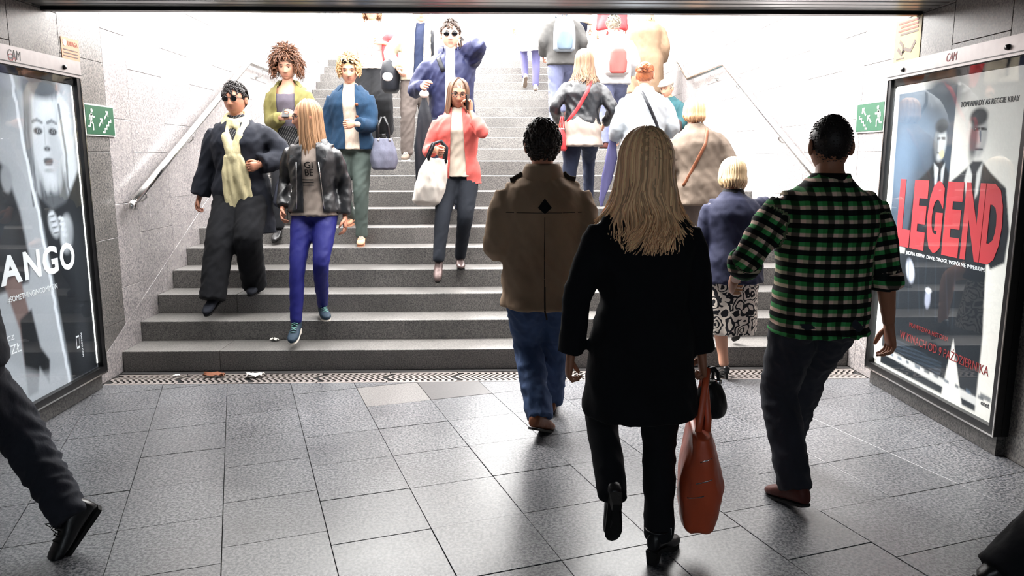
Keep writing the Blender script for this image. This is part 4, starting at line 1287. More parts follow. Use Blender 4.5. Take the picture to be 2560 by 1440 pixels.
        if style == 'bun':
            for _ in range(n):
                a = rd.uniform(-2.3, 2.3); pts = []
                for q in range(7):
                    t = q / 6; ph = 1.35 + .3 * math.cos(a)
                    st_ = Vector((rx * 1.04 * math.sin(a) * math.sin(ph), cy - ry * 1.04 * math.cos(a) * math.sin(ph), cz + rz * math.cos(ph)))
                    en_ = Vector((0, -.105, .055)); v = st_.lerp(en_, t); d = (v - Vector((0, cy, cz)));
                    k = math.sqrt((d.x / rx) ** 2 + (d.y / ry) ** 2 + (d.z / rz) ** 2)
                    v = Vector((0, cy, cz)) + d / max(k, .3) * 1.04; pts.append(v)
                s.lock(mb, [hc + Hm @ v * sc for v in pts], r * sc, tone(), .5)
            for _ in range(34):
                f0 = rd.uniform(0, 6.28); ax_ = Vector((rd.uniform(-1, 1), rd.uniform(-.4, .4), rd.uniform(-1, 1))).normalized(); u = ax_.orthogonal().normalized(); w = ax_.cross(u); R_ = rd.uniform(.028, .043)
                pts = [Vector((0, -.125, .06)) + (u * math.cos(f0 + q * .5) + w * math.sin(f0 + q * .5)) * R_ for q in range(8)]
                s.lock(mb, [hc + Hm @ v * sc for v in pts], .010 * sc, tone(), .6)
        o = mb.obj('hair', hair_mat(col), s.root); s.hair_o = o
        return o

    def glasses(s, dark=True, name=None):
        sc = s.s; P = lambda x, y, z: s.hc + s.hM @ Vector((x, y, z)) * sc
        g = empty(name or ('sunglasses' if dark else 'glasses')); g.parent = s.root; mb = MB()
        lens_m = M['lens_dark'] if dark else M['glass']
        for sg in (-1, 1):
            pts = [P(sg * .034 + .024 * math.cos(a), .098 - .010 * abs(math.cos(a) * .5 + sg * .5 * math.cos(a)), .008 + .019 * math.sin(a)) for a in [i * PI / 8 for i in range(17)]]
            mb.tube(pts, .0022 * sc, 6)
            mb.tube([P(sg * .058, .090, .012), P(sg * .074, .05, .012), P(sg * .079, -.01, .008)], .0025 * sc, 6)
            ln = MB(); ln.ell(P(sg * .034, .096, .008), (.024 * sc, .003 * sc, .019 * sc), s.hM, 16, 8); ln.obj('lens', lens_m, s.root if False else g)
        mb.tube([P(-.012, .101, .012), P(0, .104, .015), P(.012, .101, .012)], .0022 * sc, 6)
        mb.obj('rim', M['black_metal'], g)
        return g
M['lens_dark'] = plain('dark_lens', rgb(12, 12, 14), .1)
# ------------------------------------------------------------------ cloth colours
def mk(n, *a, **k): M[n] = cloth(n, *a, **k)
mk('navy_black', rgb(24, 27, 36)); mk('black_wool', rgb(14, 15, 18), .9, .25); mk('black_coat', rgb(13, 14, 18), .92, .2, bump=.15)
mk('black_pants', rgb(17, 18, 22), .9); mk('cream_scarf', rgb(186, 176, 140), .9, .12, 30, .4, 120)
mk('leather', rgb(22, 23, 27), .38, .2, 9, .35, 45, .5); mk('grey_tee', rgb(134, 122, 114)); mk('blue_leggings', rgb(18, 22, 98), .6, .12, spec=.3)
mk('olive_coat', rgb(106, 100, 58), .8); mk('grey_top', rgb(86, 80, 90)); mk('dark_skirt', rgb(34, 34, 42))
mk('blue_wool', rgb(20, 45, 68), .9, .15, 25, .3, 110); mk('cream_knit', rgb(176, 162, 148), .9, .1, 40, .4, 120); mk('olive_trousers', rgb(70, 80, 76), .75)
mk('cream_jacket', rgb(170, 160, 142)); mk('navy_tee', rgb(34, 42, 66)); mk('taupe_trousers', rgb(80, 72, 68))
mk('navy_jacket', rgb(32, 36, 66), .6, .15); mk('white_shirt', rgb(216, 214, 218)); mk('dark_jeans', rgb(28, 34, 52))
mk('coral', rgb(180, 82, 76), .75, .08); mk('ivory_top', rgb(176, 164, 150)); mk('ink_pants', rgb(20, 24, 32))
mk('taupe_coat', rgb(146, 123, 101), .88, .12, 9, .12, 80); mk('taupe_dark', rgb(52, 44, 38), .9); mk('blue_jeans', rgb(48, 66, 98), .85, .2, 14)
mk('navy_blazer', rgb(28, 31, 52), .85); mk('charcoal_trousers', rgb(38, 40, 48), .85); mk('stone_jacket', rgb(98, 86, 76)); mk('pale_jacket', rgb(150, 156, 162), .7)
mk('lilac', rgb(72, 70, 104)); mk('grey_jacket', rgb(66, 65, 64)); mk('light_jeans', rgb(92, 96, 122)); mk('white_jacket', rgb(170, 168, 170)); mk('camel', rgb(126, 104, 84), .85)
mk('white_tunic', rgb(236, 232, 230)); mk('lilac_leggings', rgb(86, 84, 122)); mk('teal_jacket', rgb(40, 76, 82)); mk('brown_trousers', rgb(72, 62, 62)); mk('red_cloth', rgb(196, 62, 66)); mk('pink_top', rgb(226, 150, 146))
mk('orange_leather', rgb(196, 84, 50), .42, .14, 7, .2, 35, .5); mk('grey_felt', rgb(84, 86, 100), .85, .15, 20, .4, 90); mk('canvas_white', rgb(190, 182, 174), .85); mk('red_leather', rgb(190, 54, 58), .45)
mk('black_leather', rgb(18, 18, 20), .35, .2, 10, .3, 40, .5); mk('tan_leather', rgb(110, 66, 44), .45); mk('brown_suede', rgb(74, 36, 30), .6); mk('peach_suede', rgb(206, 152, 122), .8)
mk('sneaker_mesh', rgb(36, 52, 66), .7); mk('rubber_white', rgb(214, 208, 198), .6); mk('rubber_black', rgb(20, 20, 20), .7); mk('lace_mint', rgb(120, 170, 160), .8); mk('pewter', rgb(92, 78, 76), .3, .1, metal=.4)
mk('rubber_tan', rgb(176, 124, 96), .7); mk('backpack_grey', rgb(136, 144, 152), .7); mk('backpack_blue', rgb(84, 98, 112), .7); mk('backpack_white', rgb(160, 152, 150), .7); mk('backpack_red', rgb(150, 70, 66), .7); mk('cap_cloth', rgb(170, 158, 148)); mk('black_nylon', rgb(24, 26, 32), .5)

def plaid_mat():
    m, nt, b, N, L = new_mat('green_plaid')
    a = N.new('ShaderNodeAttribute'); a.attribute_name = 'cloth_uv'
    sp = N.new('ShaderNodeSeparateXYZ'); L.new(a.outputs['Vector'], sp.inputs[0])
    def frac(src, per, off=0):
        d = N.new('ShaderNodeMath'); d.operation = 'MULTIPLY_ADD'; L.new(src, d.inputs[0]); d.inputs[1].default_value = 1 / per; d.inputs[2].default_value = 50 + off
        f = N.new('ShaderNodeMath'); f.operation = 'FRACT'; L.new(d.outputs[0], f.inputs[0]); return f.outputs[0]
    def ramp(src, stops, mode='EASE'):
        r = N.new('ShaderNodeValToRGB'); r.color_ramp.interpolation = mode; el = r.color_ramp.elements
        el[0].position, el[0].color = stops[0]; el[1].position, el[1].color = stops[1]
        for p, c in stops[2:]:
            e = el.new(p); e.color = c
        L.new(src, r.inputs[0]); return r.outputs[0]
    g1, pk, bk = rgb(64, 150, 84), rgb(226, 196, 178), rgb(24, 28, 28)
    v = ramp(frac(sp.outputs['Y'], .056), [(0, bk), (.36, bk), (.40, pk), (.62, pk), (.68, g1), (.97, g1), (1.0, bk)], 'LINEAR')
    w = (1, 1, 1, 1); k = (.12, .13, .13, 1); md = (.62, .72, .62, 1)
    u = ramp(frac(sp.outputs['X'], .062, .25), [(0, k), (.36, k), (.42, w), (.66, w), (.70, md), (.96, md), (1.0, k)], 'LINEAR')
    mx = N.new('ShaderNodeMixRGB'); mx.blend_type = 'MULTIPLY'; mx.inputs[0].default_value = 1; L.new(v, mx.inputs[1]); L.new(u, mx.inputs[2])
    L.new(mx.outputs[0], b.inputs['Base Color']); b.inputs['Roughness'].default_value = .85; b.inputs['Specular IOR Level'].default_value = .2
    return m
M['plaid'] = plaid_mat()
def pattern_mat(name, base, ink, scale, thr, kind='flower', col3=None):
    m, nt, b, N, L = new_mat(name)
    tc = N.new('ShaderNodeTexCoord'); nz = N.new('ShaderNodeTexNoise'); nz.inputs['Scale'].default_value = scale * .7
    L.new(tc.outputs['Object'], nz.inputs['Vector'])
    ad = N.new('ShaderNodeMixRGB'); ad.inputs[0].default_value = .12; L.new(tc.outputs['Object'], ad.inputs[1]); L.new(nz.outputs['Color'], ad.inputs[2])
    vo = N.new('ShaderNodeTexVoronoi'); vo.inputs['Scale'].default_value = scale; L.new(ad.outputs[0], vo.inputs['Vector'])
    if kind == 'flower':
        wv = N.new('ShaderNodeMath'); wv.operation = 'SINE'; ml = N.new('ShaderNodeMath'); ml.operation = 'MULTIPLY'; ml.inputs[1].default_value = 26
        L.new(vo.outputs['Distance'], ml.inputs[0]); L.new(ml.outputs[0], wv.inputs[0]); src = wv.outputs[0]
    else: src = vo.outputs['Distance']
    r = N.new('ShaderNodeValToRGB'); r.color_ramp.elements[0].position = thr; r.color_ramp.elements[1].position = thr + .06
    r.color_ramp.elements[0].color = ink; r.color_ramp.elements[1].color = base; L.new(src, r.inputs[0])
    L.new(r.outputs[0], b.inputs['Base Color']); b.inputs['Roughness'].default_value = .85; b.inputs['Specular IOR Level'].default_value = .2
    return m
M['leaf_print'] = pattern_mat('leaf_print', rgb(26, 27, 32), rgb(196, 186, 176), 12, .16, 'flower')
M['floral_blouse'] = pattern_mat('floral_blouse', rgb(176, 170, 164), rgb(110, 70, 70), 30, .16, 'dots')
def stripe_mat(name, base, ink, per, w):
    m, nt, b, N, L = new_mat(name)
    tc = N.new('ShaderNodeTexCoord'); wv = N.new('ShaderNodeTexWave'); wv.inputs['Scale'].default_value = per; wv.inputs['Distortion'].default_value = .2
    mp = N.new('ShaderNodeMapping'); mp.inputs['Rotation'].default_value = (0, .5, 0); L.new(tc.outputs['Object'], mp.inputs[0]); L.new(mp.outputs[0], wv.inputs['Vector'])
    r = N.new('ShaderNodeValToRGB'); r.color_ramp.elements[0].position = 1 - w; r.color_ramp.elements[1].position = 1 - w + .04; r.color_ramp.elements[0].color = base; r.color_ramp.elements[1].color = ink
    L.new(wv.outputs['Fac'], r.inputs[0]); L.new(r.outputs[0], b.inputs['Base Color']); b.inputs['Roughness'].default_value = .85
    return m
M['pinstripe'] = stripe_mat('pinstripe', rgb(18, 19, 24), rgb(120, 118, 116), 16, .08)

from mathutils.bvhtree import BVHTree
def on_surface(obj, me, lift=.003, fwd=Vector((0, 1, 0))):
    """lay flat lettering (local coordinates) onto a garment"""
    src = obj.data; bv = BVHTree.FromPolygons([v.co for v in src.vertices], [p.vertices for p in src.polygons])
    for v in me.vertices:
        h = bv.ray_cast(v.co + fwd * .5, -fwd)
        if h[0]: v.co = h[0] + fwd * lift
    me.update()
def scarf(p, mat):
    mb = MB(); rd = random.Random(3); sc = p.s
    ring = [p.neck + p.right * (.075 * sc * math.sin(a)) + p.fwd * ((.075 * math.cos(a) + .012) * sc) + p.up * ((-.02 - .035 * math.cos(a)) * sc) for a in [i * 2 * PI / 18 for i in range(19)]]
    mb.tube(ring, .034 * sc, 12, 1.3); mb.tube([q + p.up * .03 * sc for q in ring], .026 * sc, 10)
    for sg in (-1, 1): mb.tube([p.P(sg * .075, .05, .52), p.P(sg * .055, .13, .40), p.P(sg * .015, .155, .28)], [.035, .04, .045], 10)
    mb.ell(p.P(0, .165, .25), (.055, .04, .06))
    for q in range(11):
        x = (q - 5) * .013; L = rd.uniform(.48, .72); w0 = rd.uniform(0, 6)
        mb.tube([p.P(x * .8, .165 + .012 * math.sin(w0), .26)] + [p.P(x * (.8 + 1.0 * t) - .035 * t + .012 * math.sin(w0 + 5 * t), .172 + .012 * math.sin(w0 + 3 * t) - .02 * t, .26 - L * t) for t in (.2, .4, .6, .8, 1.0)], [.020, .021, .02, .019, .017, .007], 8)
    me = fuse(mb, .009, 2); return p.finish(me, 'scarf', mat, .003, 5, (22, 22, 5))
def world_of(p, v): return p.root.matrix_basis @ Vector(v) if False else Vector(p.root.location) + Matrix.Rotation(p.root.rotation_euler.z, 3, 'Z') @ Vector(v)
def phone(pos, rot, label):
    t = empty('mobile_phone', pos); t.rotation_euler = rot; tag(t, label, 'phone')
    MB().box((0, 0, 0), (.062, .009, .125)).obj('case', M['black_metal'], t, False); MB().box((0, .0055, 0), (.055, .002, .11)).obj('screen', M['lens_dark'], t, False)
    return t

# ------------------------------------------------------------------ P1 woman, dark coat, cream scarf
z = lambda k: k * RI
p = Person('woman with cropped dark hair, sunglasses and long cream scarf over a dark coat', (-2.04, .80, z(3)), PI, 1.70, 'f', 1.08, 2,
           feet={'L': (.07, -.06, 0, -6, 0), 'R': (-.15, -.34, -.085, 8, 22)}, wr={'R': (-.36, .02, .80), 'L': (.20, -.15, 1.06)}, pole={'R': (-.5, 1, 0), 'L': (.9, .6, -.2)},
           head=(6, 4, 0), skin='mid', topz=1.7, vox=.013, hand={'R': {'curl': .5}, 'L': {'curl': .9}})
p.pants('trousers', M['black_pants'], (.115, .098, .095, .09), seed=1, drop=.05)
p.top('dress', M['pinstripe'], .50, .012, None, hemw=.21, hemd=.15, fold=.03)
c = p.top('coat', M['navy_black'], .48, .045, (.088, .082, .085), .98, .26, .20, (-.055, -.09, .055, .06), .05, .006, 3)
p.collar(M['navy_black'], .082, .03, 55, 1.5, c)
scarf(p, M['cream_scarf']); p.hair('short', (32, 26, 26), 3, .045, 500, r=.0065, shade=(.5, 1.3)); p.glasses(True)
for k in 'RL': p.shoe(k, 'flat', (M['navy_black'], M['rubber_black']))
b = MB(); b.loft([ring_pts(Vector((0, 0, zz)), Vector((w, 0, 0)), Vector((0, d, 0)), 16, 3) for zz, w, d in ((-.17, .03, .10), (-.14, .055, .13), (0, .06, .13), (.09, .045, .11), (.12, .02, .09))])
o = b.obj('shoulder_bag', M['grey_felt'], None, True, (-1.71, .82, z(3) + .88)); o.rotation_euler = (0, .25, .2); tag(o, 'dark grey shoulder bag at the hip of the woman with the cream scarf', 'bag')

# ------------------------------------------------------------------ P2 girl, leather jacket, blue leggings
p = Person('girl in a black leather jacket and bright blue leggings looking aside', (-1.38, .47, z(2)), PI, 1.69, 'f', .98, 1,
           feet={'L': (.03, 0, 0, -22, 0), 'R': (-.11, -.29, -.10, 0, 12)}, wr={'R': (-.245, -.02, .87), 'L': (.235, 0, .80)}, pole={'R': (-.35, 1, 0), 'L': (.35, 1, 0)},
           head=(72, 3, 0), skin='mid', topz=1.695, vox=.012, hand={'R': {'curl': .5}, 'L': {'curl': .35}})
p.pants('leggings', M['blue_leggings'], (.090, .060, .056, .043), seed=2, wr=.002, drop=0)
sh = p.top('t_shirt', M['grey_tee'], .82, .012, None, hemw=.195, hemd=.155)
c = p.top('leather_jacket', M['leather'], .83, .028, (.070, .062, .052), .96, .19, .15, (-.05, -.10, .05, .055), .0, .006, 7)
p.collar(M['leather'], .080, .03, 50, 1.7, c, drop=.035)
for body, x0, zz, w, h in (('GI', -.05, .32, .06, .045), ('BE', -.05, .265, .06, .045)):
    me = text_mesh(body, .1, fit=(w, h)); co = coords(me); n = np.array([list(p.P(-(x0 + .02) - a, .3, zz + b_)) for a, b_, c_ in co]); set_coords(me, n); on_surface(sh, me); me.materials.append(M['black_wool']); link('lettering', me, sh)
for q in range(3):
    o = MB(); o.tube([p.P(-.03 + .012 * i, .3, .235 - q * .02) for i in range(8)], .003, 4); me = o.mesh('lettering', [M['black_wool']]); 
    on_surface(sh, me, .002); link('lettering', me, sh)
for sg in (-1, 1):
    o = MB(); o.tube([p.P(sg * (.08 + .02 * t), .165 - .03 * t, .36 - .34 * t) for t in (0, .33, .66, 1)], .004, 6); o.obj('zip', M['steel'], c)
    MB().box(p.P(sg * .12, .135, .40), (.022, .01, .022)).obj('snap', M['steel'], c, False)
p.hair('long', (150, 114, 84), 5, .38, 320, .025, .008, 2.35, .0075, shade=(.55, 1.3)); p.glasses(False)
for k in 'RL': p.shoe(k, 'sneaker', (M['sneaker_mesh'], M['rubber_white'], M['lace_mint']), 'sneaker')

# ------------------------------------------------------------------ P3 curly woman, olive coat
p = Person('woman with big auburn curls in an olive yellow coat holding a phone', (-1.92, 2.0, z(6)), PI, 1.66, 'f', 1.03, 3,
           feet={'L': (.08, -.05, 0), 'R': (-.08, -.28, -.12, 5, 15)}, wr={'R': (-.02, -.27, 1.02), 'L': (.11, -.27, 1.03)}, pole={'R': (-.5, .5, -1), 'L': (.5, .5, -1)},
           head=(-4, 12, 0), skin='fair', topz=1.62, vox=.014, hand={'R': {'curl': .75, 'thumb': (0, -.2, 1)}, 'L': {'curl': .75, 'thumb': (0, -.2, 1)}})
p.pants('leggings', M['black_pants'], seed=3, wr=.002)
p.skirt('skirt', M['pinstripe'], .46, .22, .17, .03)
p.top('tank_top', M['grey_top'], .88, .008, None, upto=.46)
c = p.top('coat', M['olive_coat'], .62, .030, (.075, .07, .066), .95, .23, .18, (-.085, -.10, .085, .10), .04, .005, 11)
p.collar(M['olive_coat'], .085, .025, 60, 1.6, c)
p.hair('curly', (100, 64, 44), 7, .115, 800, wave=.013, amax=2.25, r=.0052, vol=1.08, shade=(.35, 1.5))
for k in 'RL': p.shoe(k, 'flat', (M['black_leather'], M['rubber_black']))
phone((-1.875, 1.66, z(6) + 1.06), (-.9, 0, .1), 'dark phone in both hands of the curly-haired woman')

# ------------------------------------------------------------------ P4 blonde woman, blue wool jacket
p = Person('blonde woman in a short blue wool jacket and grey-green trousers', (-1.27, 1.62, z(5)), PI, 1.71, 'f', 1.05, 1,
           feet={'L': (.07, -.06, 0, -4, 0), 'R': (-.09, .28, RI, 6, 0)}, wr={'L': (.08, -.28, 1.10), 'R': (-.27, .02, .80)}, pole={'L': (.6, .5, -1), 'R': (-.3, 1, 0)},
           head=(-6, 14, 0), skin='fair', topz=1.7, vox=.013, hand={'L': {'curl': .85, 'd': (-.8, -.45, -.1)}, 'R': {'curl': .4}})
p.pants('trousers', M['olive_trousers'], (.100, .070, .062, .054), seed=5)
p.top('jumper', M['cream_knit'], .88, .014, None, hemw=.20, hemd=.16)
c = p.top('jacket', M['blue_wool'], .86, .034, (.078, .072, .075), .90, .215, .165, (-.055, -.10, .055, .035), .0, .004, 13)
p.collar(M['blue_wool'], .092, .02, 42, 1.65, c, drop=.03)
for zz in (.36, .25): MB().tube([p.P(-.085, .165, zz), p.P(-.085, .178, zz)], .014, 12).obj('button', M['tan_leather'], c)
q = p.wrist['L'].lerp(p.elb['L'], .22); MB().tube([q + Vector((0, .055, 0)), q + Vector((0, .072, 0))], .024, 14).obj('cuff_button', M['cream_knit'], c)
p.hair('curly', (196, 156, 112), 9, .05, 600, wave=.010, amax=2.35, r=.0055, vol=1.02, shade=(.6, 1.3))
gl = p.glasses(True, 'sunglasses'); gl.location = p.hM @ Vector((0, -.02, .085)) * p.s
for k in 'RL': p.shoe(k, 'sneaker', (M['peach_suede'], M['rubber_tan'], M['rubber_white']))
def handbag(loc, rz, mat, label, w=.17, d=.075, h=.26, handle=.16, strapmat=None, name='handbag', tilt=0):
    t = empty(name, loc, rz); t.rotation_euler = (0, tilt, rz); tag(t, label, 'bag')
    b = MB(); b.loft([ring_pts(Vector((0, 0, zz * h)), Vector((w * a, 0, 0)), Vector((0, d * e, 0)), 20, 3.2) for zz, a, e in ((0, .72, .8), (.04, .86, 1.0), (.3, 1.0, 1.05), (.6, .92, .9), (.88, .74, .5), (1.0, .66, .25))])
    me = fuse(b, .010, 3); wrinkle(me, .003, (9, 9, 7), 2); me.materials.append(mat); me.polygons.foreach_set('use_smooth', [True] * len(me.polygons)); link('bag_body', me, t)
    for sy in (-1, 1):
        hp = [(-w * .42, sy * d * .35, h * .93), (-w * .36, sy * d * .25, h + handle * .6), (-w * .12, sy * .008, h + handle), (w * .12, sy * .008, h + handle), (w * .36, sy * d * .25, h + handle * .6), (w * .42, sy * d * .35, h * .93)]
        MB().tube(hp, .009, 8, .6).obj('handle', strapmat or mat, t)
    for sx in (-1, 1): MB().tube([(sx * w * .42, -d * .45, h * .95), (sx * w * .42, d * .45, h * .95)], .012, 8).obj('ring', M['steel'], t)
    return t
handbag((-.965, 1.50, z(5) + .70), .35, M['grey_felt'], 'grey felt handbag hanging from the arm of the woman in the blue jacket', .125, .08, .28, .19, M['black_leather'])

# ------------------------------------------------------------------ P5 floral blouse at the top left
p = Person('person in a pale floral blouse and long black trousers, head hidden by the ceiling', (-1.55, 5.1, z(12)), PI, 1.70, 'f', 1.08, 0,
           feet={'R': (-.1, -.32, -RI, 5, 0)}, wr={'L': (.16, -.24, 1.22), 'R': (-.3, -.02, .82)}, pole={'L': (1, .2, -.5)}, skin='fair', topz=1.8, vox=.017, hand={'L': {'curl': .8}})
p.pants('trousers', M['black_wool'], (.125, .12, .12, .12), seed=4)
p.top('blouse', M['floral_blouse'], .90, .035, (.075, .068, .06), .8, .23, .18, fold=.03)
p.hair('bob', (150, 110, 80), 4, .12, 80)
for k in 'RL': p.shoe(k, 'flat', (M['black_leather'], M['rubber_black']))
b = MB(); rd = random.Random(8)
for q in range(9):
    x = (q - 4) * .020; b.tube([(x * .6, 0, .10), (x * .9, -.03, .06), (x, -.035 + .01 * math.sin(q), -.10), (x * .8 + .02, -.02, -.30 + .04 * (q % 3)), (x * .6 + .05, 0, -.52 + .06 * (q % 3))], [.028, .034, .03, .026, .012], 8)
b.ell((.02, -.01, .09), (.12, .07, .06)); me = fuse(b, .012, 3); wrinkle(me, .006, (12, 12, 5), 3); me.materials.append(M['red_cloth']); o = link('folded_jacket', me, None, (-1.30, 4.93, z(12) + 1.19)); tag(o, 'red jacket draped over the arm of the person in the floral blouse', 'jacket')

# ------------------------------------------------------------------ P6 man, cream jacket
p = Person('man in an open cream jacket and navy tee standing on the landing', (-.80, 3.40, z(10)), PI, 1.80, 'm', 1.0, 0, -4,
           feet={'R': (-.14, -.12, 0, 5, 0), 'L': (.06, .15, 0, -5, 0)}, wr={'R': (-.22, -.12, 1.02), 'L': (.30, 0, .84)}, pole={'R': (-1, .6, 0)}, head=(-8, 0, 0), skin='pale', topz=1.77, vox=.014)
p.pants('trousers', M['taupe_trousers'], (.112, .085, .078, .07), seed=6, wr=.006)
p.top('tee', M['navy_tee'], .92, .012, None)
c = p.top('jacket', M['cream_jacket'], .88, .036, (.085, .078, .066), .97, .21, .17, (-.05, -.06, .05, .05), 0, .005, 17)
p.collar(M['cream_jacket'], .085, .045, 42, 1.3, c)
p.hair('short', (90, 64, 48), 5, .04, 120)
for k in 'RL': p.shoe(k, 'sneaker', (M['stone_jacket'], M['rubber_white'], M['rubber_white']))
p.strap([p.P(-.13, .0, .52), p.P(-.14, .14, .40), p.P(-.15, .16, .2), p.P(-.17, .13, .02)], .018, M['black_nylon'], 'bag_strap', on=c, fwd=p.fwd)
t = empty('messenger_bag', (-1.12, 3.40, z(10) + .93)); tag(t, 'black bag with a pale patch at the hip of the man in the cream jacket', 'bag')
b = MB(); b.loft([ring_pts(Vector((0, 0, zz)), Vector((w, 0, 0)), Vector((0, d, 0)), 18, 3) for zz, w, d in ((-.16, .07, .13), (-.12, .10, .16), (.05, .11, .17), (.17, .08, .14), (.2, .04, .1))]); b.obj('bag_body', M['black_nylon'], t)
b = MB(); b.ell((-.01, -.165, .0), (.06, .012, .05)); b.obj('patch', M['backpack_white'], t)

# ------------------------------------------------------------------ P7 man in navy jacket with phone
p = Person('man in a navy jacket and sunglasses holding a phone to his ear', (-.37, 2.12, z(7)), PI, 1.80, 'm', 1.02, 1,
           feet={'R': (-.10, -.12, 0, 6, 0), 'L': (.10, -.33, -.10, -6, 15)}, wr={'R': (-.25, -.27, 1.17), 'L': (.135, -.05, 1.50)}, pole={'R': (-.6, .8, -.5), 'L': (.9, -.1, -.7)}, head=(-3, 8, 0), skin='pale', topz=1.8, vox=.013,
           hand={'R': {'curl': 1.0, 'd': (.15, -1, 0), 'thumb': (.3, 0, 1)}, 'L': {'curl': .8, 'd': (-.35, .1, .9), 'thumb': (-.5, .6, .2)}})
p.pants('jeans', M['dark_jeans'], (.108, .078, .07, .062), seed=8)
p.top('shirt', M['white_shirt'], .84, .012, None, hemw=.18, hemd=.14)
c = p.top('jacket', M['navy_jacket'], .80, .036, (.084, .078, .062), .95, .215, .17, (-.045, -.06, .045, .06), 0, .006, 19)
p.collar(M['navy_jacket'], .088, .065, 35, 1.45, c)
p.strap([p.P(.12, .02, .52), p.P(.06, .17, .36), p.P(-.06, .185, .16), p.P(-.17, .14, -.06)], .022, M['black_nylon'], 'bag_strap', on=c, fwd=p.fwd)
p.hair('short', (62, 46, 38), 8, .03, 500, r=.006, shade=(.6, 1.25)); p.glasses(True)
for k in 'RL': p.shoe(k, 'boot', (M['black_leather'], M['rubber_black']))
phone(world_of(p, p.wrist['L']) + Vector((-.025, -.02, .08)), (0, .25, 1.2), 'black phone held at the ear of the man in the navy jacket')
t = empty('garment_bag', (-.61, 1.80, z(7) + 1.06)); tag(t, 'long dark garment bag with a white knob held by the man in navy', 'bag')
b = MB()
for q in range(8):
    x = (q - 3.5) * .022; b.tube([(x * .15, 0, .02), (x * .5, 0, -.15), (x * 1.0, .01 * math.sin(q), -.45), (x * 1.2 + .02, .012 * math.cos(q), -.75), (x * 1.0 + .045, 0, -.98 + .03 * (q % 2))], [.010, .022, .033, .033, .02], 8)
me = fuse(b, .012, 3); wrinkle(me, .004, (16, 16, 3), 4); me.materials.append(M['black_nylon']); link('bag_body', me, t); MB().ell((0, 0, .03), (.045, .04, .04)).obj('knob', M['canvas_white'], t)

# ------------------------------------------------------------------ P8 woman, coral blazer
p = Person('woman in a coral blazer with glasses and a phone at her ear', (-.275, 1.14, z(4)), PI, 1.62, 'f', 1.04, 2,
           feet={'L': (.01, -.04, 0, -6, 0), 'R': (-.15, -.34, -.03, 4, 38)}, wr={'L': (.115, -.15, 1.35), 'R': (-.17, -.26, 1.03)}, pole={'L': (.55, .1, -1), 'R': (-.5, .8, -.6)}, head=(-8, 12, -3), skin='mid', topz=1.61, vox=.0125,
           hand={'L': {'curl': .8, 'd': (-.15, .1, 1), 'thumb': (-.6, .5, 0)}, 'R': {'curl': .9, 'd': (.35, -.8, -.3)}})
p.pants('trousers', M['ink_pants'], (.100, .068, .060, .048), seed=9, wr=.002, drop=0)
p.top('blouse', M['ivory_top'], .80, .014, None, hemw=.20, hemd=.158, fold=.02)
c = p.top('blazer', M['coral'], .72, .030, (.073, .066, .058), .80, .215, .165, (-.045, -.085, .045, .075), 0, .004, 23)
p.collar(M['coral'], .085, .02, 50, 1.5, c)
p.hair('long', (104, 76, 58), 11, .28, 300, .02, .008, 2.3, .0075, shade=(.5, 1.3)); p.glasses(False)
MB().tube([p.neck + p.right * (.068 * math.sin(a)) + p.fwd * (.06 * math.cos(a) + .02) - p.up * (.03 + .03 * math.cos(a)) for a in [i * 2 * PI / 20 for i in range(21)]], .009, 8).obj('neckband', M['black_wool'], p.root)
for k in 'RL': p.shoe(k, 'boot', (M['pewter'], M['rubber_black']), 'boot', .13)
phone(world_of(p, p.wrist['L']) + Vector((-.02, -.02, .07)), (0, -.1, 1.3), 'slim phone at the ear of the woman in the coral blazer')
t = empty('tote_bag', (-.52, .90, z(4) + .56)); tag(t, 'white canvas tote bag on the forearm of the woman in coral', 'bag'); t.rotation_euler = (0, .12, .25)
b = MB(); b.loft([ring_pts(Vector((xx, 0, zz)), Vector((w, 0, 0)), Vector((0, d, 0)), 22, 2.6, .05, 5) for zz, w, d, xx in ((0, .09, .05, -.03), (.03, .12, .08, -.02), (.16, .13, .10, 0), (.30, .115, .085, .015), (.40, .09, .05, .03))])
me = fuse(b, .011, 3); wrinkle(me, .007, (9, 9, 6), 9); me.materials.append(M['canvas_white']); link('bag_body', me, t)
for sy in (-1, 1): MB().tube([(-.05, sy * .05, .38), (-.01, sy * .045, .52), (.05, sy * .03, .55), (.10, sy * .045, .50), (.10, sy * .05, .37)], .012, 8, .5).obj('handle', M['black_nylon'], t)

# ------------------------------------------------------------------ P9 man, taupe trench coat
p = Person('man seen from behind in a taupe raincoat and blue jeans', (.285, -1.42, 0), 0, 1.785, 'm', 1.02, 1,
           feet={'L': (-.03, -.06, 0, 28, 22), 'R': (.09, .42, 0, 6, 0)}, wr={'L': (-.215, .20, 1.06), 'R': (.215, .20, 1.06)}, pole={'L': (-.25, -1, -.5), 'R': (.25, -1, -.5)}, head=(0, 2, 0), skin='mid', topz=1.765, vox=.0115, face=False)
p.pants('jeans', M['blue_jeans'], (.108, .080, .076, .074), seed=10, wr=.007, drop=.03)
c = p.top('raincoat', M['taupe_coat'], .76, .040, (.086, .082, .074), .97, .235, .205, None, .02, .005, 29, it=7)
p.collar(M['taupe_coat'], .080, .065, 30, 1.55, c, drop=.035, name='collar')
for sg in (-1, 1):
    p.strap([p.P(sg * .10, -.012, .4), p.P(sg * .165, -.012, .4)], .020, M['taupe_dark'], 'epaulette', c, .008, c, UP)
def seam(pts, w=.003, mat=None, name='seam'):
    o = MB().tube([Vector(q) for q in pts], w, 5, .6); me = o.mesh(name, [mat or M['taupe_dark']]); on_surface(c, me, .001, -p.fwd.copy()); return link(name, me, c)
